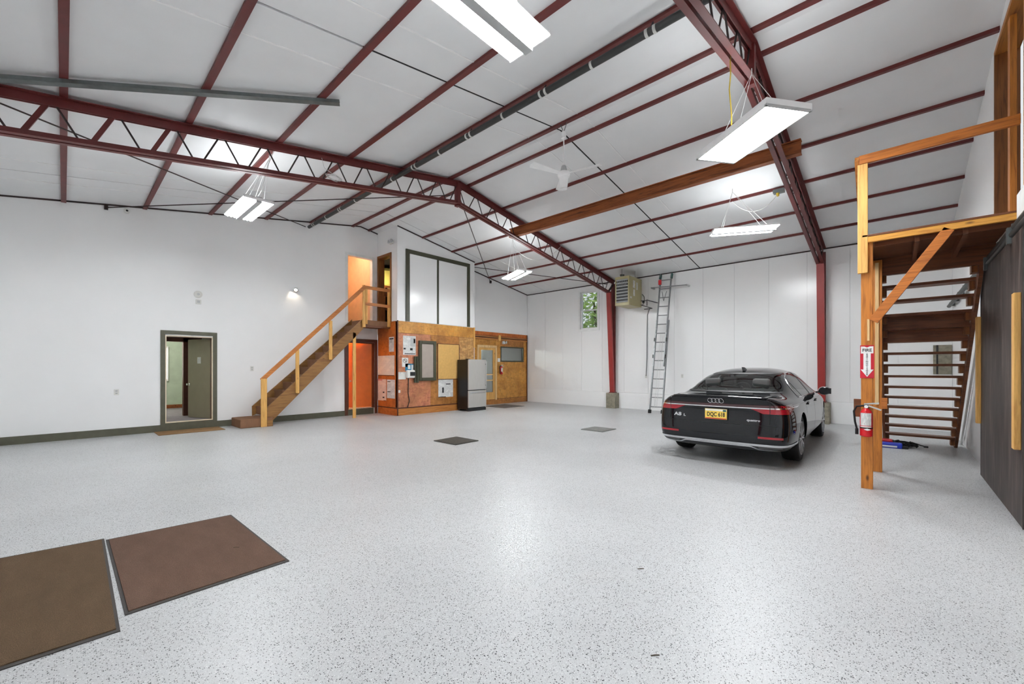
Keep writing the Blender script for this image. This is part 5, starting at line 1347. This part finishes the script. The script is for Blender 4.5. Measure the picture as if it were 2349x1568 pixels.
# glass
def rgf(u, v):
    z = RG0 + (RG1 - RG0) * v; return rear((2 * u - 1) * rg_half(z), z)
patch('rear_window', 'car_glass', rgf, 24, 10, 0.003)
def wgf(u, v):
    z = WG0 + (WG1 - WG0) * v; return Vector((7, (2 * u - 1) * wg_half(z), z)), Vector((-1, 0, 0))
patch('windscreen', 'car_glass', wgf, 20, 10, 0.003)
for s in (-1, 1):
    for a, b_, nm in ((1.40, 1.66, 'quarter_window'), (1.69, 2.60, 'rear_door_window'), (2.70, 3.70, 'front_door_window')):
        side_patch(nm, 'car_glass', s, a, b_, side_bot, side_top, 20, 6, 0.003)
    for a in (1.66, 2.60):
        side_patch('window_pillar', 'plastic_black', s, a, a + (0.03 if a < 2 else 0.10), side_bot, side_top, 3, 8, 0.005)
    pts = []
    xs = [1.36 + (3.74 - 1.36) * i / 40 for i in range(41)]
    for x in xs:
        h, nn = hit((x, s * 2, side_top(x)), (0, -s, 0))
        if h is not None: pts.append(h + Vector((0, s * 0.004, 0)))
    for x in reversed(xs):
        h, nn = hit((x, s * 2, side_bot(x)), (0, -s, 0))
        if h is not None: pts.append(h + Vector((0, s * 0.004, 0)))
    pts.append(pts[0])
    MB().tube(pts, 0.008, 6).build('window_trim', 'chrome', car, smooth=True, local=True)
    # chrome sill, door gaps and handles
    side_patch('sill_trim', 'chrome', s, 1.62, 3.86, 0.245, 0.272, 30, 2, 0.008)
    for x in (2.655, 3.72): side_patch('door_gap', 'black_gap', s, x, x + 0.007, 0.30, 0.97, 1, 14, 0.0012)
    side_patch('door_gap', 'black_gap', s, 1.60, 1.607, 0.72, 0.97, 1, 10, 0.0012)
    side_patch('character_crease', 'car_paint', s, 0.55, 4.2, 0.895, 0.905, 50, 1, 0.006)
    for x in (1.80, 2.86):
        h, nn = hit((x + 0.1, s * 2, 0.865), (0, -s, 0))
        if h is not None:
            MB().box((x, h.y + s * 0.012 - 0.010, 0.852), (x + 0.22, h.y + s * 0.012 + 0.010, 0.878)).build('door_handle', 'car_paint', car, local=True, bevel=0.008)
            MB().box((x + 0.04, h.y - 0.006, 0.838), (x + 0.18, h.y + 0.006, 0.895)).build('handle_recess', 'plastic_black', car, local=True, bevel=0.02)
    # mirror
    mb = MB().lathe([(0.02, -0.05), (0.075, -0.03), (0.085, 0.03), (0.06, 0.10), (0.0, 0.13)], (3.42, s * 1.06, 1.02), (1, 0, 0), 20)
    for v_ in mb.v: v_.y = s * 1.04 + (v_.y - s * 1.06) * 1.25
    mi = mb.build('wing_mirror', 'car_paint', car, smooth=True, local=True)
    MB().beam((3.48, s * 0.90, 0.985), (3.46, s * 1.0, 1.0), 0.07, 0.035).build('mirror_stalk', 'plastic_black', mi, local=True)
    MB().box((3.365, s * 1.06 - 0.09, 0.965), (3.372, s * 1.06 + 0.09, 1.075)).build('mirror_glass', 'car_paint', mi, local=True)
# frit around rear glass
for z0_, z1_ in ((RG0 - 0.006, RG0 + 0.014), (RG1 - 0.02, RG1 + 0.006)):
    rear_patch('window_border', 'plastic_black', -rg_half(z0_), rg_half(z0_), z0_, z1_, 20, 1, 0.005)
# tail-light band and lamps
rear_patch('light_bar', 'tail_dark', -0.93, 0.93, 0.893, 0.93, 60, 2, 0.005)
rear_patch('light_bar_chrome', 'chrome', -0.935, 0.935, 0.876, 0.893, 60, 1, 0.008)
for s in (-1, 1):
    lowz = lambda y: 0.805 + 0.075 * max(0, (0.62 - abs(y)) / 0.17)
    a, b_ = (0.45, 0.925) if s > 0 else (-0.925, -0.45)
    rear_patch('tail_lamp', 'tail_red', a, b_, lowz, 0.879, 30, 3, 0.006)
    side_patch('tail_lamp_return', 'tail_red', s, 0.14, 0.42, lambda x: 0.81 + 0.12 * (x - 0.14), lambda x: 0.925 - 0.08 * (x - 0.14), 14, 3, 0.005)
    side_patch('lamp_chrome_return', 'chrome', s, 0.10, 0.40, 0.876, 0.892, 12, 1, 0.008)
    side_patch('bumper_chrome_side', 'chrome', s, 0.10, 0.74, 0.340, 0.374, 20, 2, 0.007)
    ra, rb = (0.56, 0.86) if s > 0 else (-0.86, -0.56)
    rear_patch('reflector', 'tail_red', ra, rb, 0.452, 0.482, 14, 2, 0.005)
    ca, cb = (0.50, 0.90) if s > 0 else (-0.90, -0.50)
    rear_patch('exhaust_trim', 'diffuser_black', ca, cb, 0.295, 0.345, 14, 2, 0.004)
    for z in (0.308, 0.324): rear_patch('vent_slat', 'brushed_alu', ca + 0.06, cb - 0.06, z, z + 0.006, 14, 1, 0.007)
rear_patch('bumper_chrome', 'chrome', -0.92, 0.92, 0.340, 0.374, 60, 2, 0.008)
def lowl(y):
    a = abs(y); return 0.322 if a < 0.46 else (0.322 - 0.042 * min(1, (a - 0.46) / 0.10))
rear_patch('bumper_chrome_lower', 'chrome', -0.88, 0.88, lowl, lambda y: lowl(y) + 0.019, 60, 1, 0.009)
rear_patch('diffuser', 'diffuser_black', -0.84, 0.84, lambda y: 0.255 + 0.02 * abs(y), lambda y: lowl(y), 50, 4, 0.003)
rear_patch('bumper_gap', 'black_gap', -0.80, 0.80, 0.632, 0.640, 50, 1, 0.001)
for s in (-1, 1): rear_patch('boot_gap', 'black_gap', s * 0.705, s * 0.705 + 0.007, 0.66, 1.0, 1, 16, 0.008)
# rear lip
rear_patch('boot_lip', 'car_paint', -0.66, 0.66, 1.012, 1.034, 40, 2, 0.014)
# emblem: four linked rings
hz = 0.975
for k in (-1.5, -0.5, 0.5, 1.5):
    cy_ = k * 0.052; pts = []
    for i in range(25):
        a = 2 * math.pi * i / 24
        h, nn = hit(*rear(cy_ + 0.034 * math.cos(a), hz + 0.034 * math.sin(a)))
        pts.append(h + nn * 0.008)
    MB().tube(pts, 0.0042, 6).build('emblem_ring', 'chrome', car, smooth=True, local=True)
def rear_text(s, y, z, size, mat, parent, sx=1.0, ext=0.002, off=0.006, offset=0.0):
    h, nn = hit(*rear(y, z))
    rt = Vector((0, -1, 0)); rt = (rt - nn * rt.dot(nn)).normalized(); up = nn.cross(rt)
    return text('lettering', s, size, mat, parent, frame_mtx(h + nn * off, rt, up), ext, sx=sx, offset=offset)
rear_text('A8', 0.585, 0.725, 0.075, 'chrome', car, 1.35, offset=0.002); rear_text('L', 0.475, 0.716, 0.05, 'chrome', car, 1.35, offset=0.002)
rear_text('quattro', -0.50, 0.705, 0.045, 'chrome', car, 1.25, offset=0.001)
# licence plate
h, nn = hit(*rear(0, 0.765))
px0 = h.x - 0.025
pl = MB().box((px0 - 0.004, -0.155, 0.69), (px0, 0.155, 0.845)).build('licence_plate', 'plate_base', car, local=True, bevel=0.004)
MB().box((px0 - 0.0055, -0.15, 0.813), (px0 - 0.004, 0.15, 0.842)).build('plate_header', 'plate_frame', pl, local=True)
MB().box((px0 - 0.0055, -0.15, 0.693), (px0 - 0.004, 0.15, 0.706)).build('plate_footer', 'sign_red', pl, local=True)
MB().box((px0 - 0.006, -0.145, 0.806), (px0 - 0.0042, -0.10, 0.838)).build('sticker', 'ladder_green', pl, local=True)
MB().box((px0, -0.165, 0.68), (px0 + 0.03, 0.165, 0.85)).build('plate_holder', 'plastic_black', pl, local=True)
text('lettering', 'DQC 618', 0.088, 'ink_black', pl, frame_mtx((px0 - 0.006, 0, 0.758), (0, -1, 0), (0, 0, 1)), 0.0005, sx=0.72, offset=0.002)
# antenna fin
h, nn = hit((1.78, 0, 3), (0, 0, -1))
MB().prism([(1.70, -0.02, h.z - 0.01), (1.92, -0.02, h.z), (1.80, -0.005, h.z + 0.055), (1.71, -0.004, h.z + 0.06)], (0, 0.04, 0)).build('antenna_fin', 'plastic_black', car, local=True, bevel=0.006)
# wheels
def wheel(x, y, s):
    w = bpy.data.objects.new('wheel', None); COL.objects.link(w); w.parent = car; w.location = (x, y, 0.362); w.empty_display_size = 0.1
    ax = (0, s, 0)
    tr = [(0.262, -0.12), (0.30, -0.125), (0.345, -0.118), (0.36, -0.09), (0.362, 0.0), (0.36, 0.09), (0.345, 0.115), (0.30, 0.12), (0.262, 0.116), (0.25, 0.10), (0.25, -0.10), (0.262, -0.12)]
    MB().lathe(tr, (0, 0, 0), ax, 48).build('tyre', 'rubber_black', w, smooth=True, local=True)
    for hh in (-0.06, -0.02, 0.02, 0.06):
        MB().lathe([(0.3635, hh - 0.004), (0.3637, hh + 0.004)], (0, 0, 0), ax, 48).build('tread_groove', 'black_gap', w, local=True)
    MB().lathe([(0.255, 0.118), (0.25, 0.122), (0.235, 0.10), (0.225, 0.03), (0.225, -0.1), (0.255, -0.118)], (0, 0, 0), ax, 48).build('rim_barrel', 'mat_rubber', w, smooth=True, local=True)
    MB().lathe([(0.22, -0.02), (0.2, -0.015), (0.03, -0.015)], (0, 0, 0), ax, 32).build('brake_disc', 'black_gap', w, local=True)
    MB().tube([(0.256 * math.cos(a), s * 0.116, 0.256 * math.sin(a)) for a in [2 * math.pi * i / 48 for i in range(49)]], 0.007, 6).build('rim_lip', 'wheel_alloy', w, smooth=True, local=True)
    for k in range(10):
        for dv_ in (-0.09, 0.09):
            a = 2 * math.pi * k / 10; b_ = a + dv_
            MB().beam((0.05 * math.cos(a), s * 0.112, 0.05 * math.sin(a)), (0.252 * math.cos(b_), s * 0.117, 0.252 * math.sin(b_)), 0.022, 0.012, up=(0, 1, 0)).build('spoke', 'wheel_alloy', w, local=True)
    MB().lathe([(0.065, 0.085), (0.062, 0.112), (0.035, 0.12), (0.0, 0.121)], (0, 0, 0), ax, 24).build('hub_cap', 'wheel_alloy', w, smooth=True, local=True)
for x in (1.17, 4.30):
    for s in (-1, 1): wheel(x, s * 0.825, s)
# interior seen through the glass
MB().box((0.9, -0.80, 0.40), (3.9, 0.80, 0.46)).build('cabin_floor', 'interior_dark', car, local=True)
MB().box((0.82, -0.70, 0.98), (1.35, 0.70, 1.03)).build('parcel_shelf', 'interior_dark', car, local=True, bevel=0.02)
for y in (-0.38, 0.38):
    for x, nm in ((1.35, 'rear_seat'), (2.45, 'front_seat')):
        st_ = MB().hexa([(x, y - 0.25, 0.5), (x + 0.16, y - 0.25, 0.5), (x + 0.16, y + 0.25, 0.5), (x, y + 0.25, 0.5), (x - 0.18, y - 0.23, 1.12), (x - 0.06, y - 0.23, 1.12), (x - 0.06, y + 0.23, 1.12), (x - 0.18, y + 0.23, 1.12)]).build(nm, 'interior_dark', car, local=True, bevel=0.04)
        MB().box((x - 0.19, y - 0.13, 1.14), (x - 0.09, y + 0.13, 1.29)).build('headrest', 'interior_dark', st_, local=True, bevel=0.04)
        MB().box((x, y - 0.25, 0.46), (x + 0.5, y + 0.25, 0.62)).build('cushion', 'interior_dark', st_, local=True, bevel=0.04)
MB().box((3.35, -0.78, 0.75), (3.80, 0.78, 1.02)).build('dashboard', 'interior_dark', car, local=True, bevel=0.05)
pts = [(3.28 + 0.06 * math.sin(a), 0.38 + 0.185 * math.cos(a), 0.98 + 0.17 * math.sin(a)) for a in [2 * math.pi * i / 20 for i in range(21)]]
MB().tube(pts, 0.014, 8).build('steering_wheel', 'plastic_black', car, smooth=True, local=True)
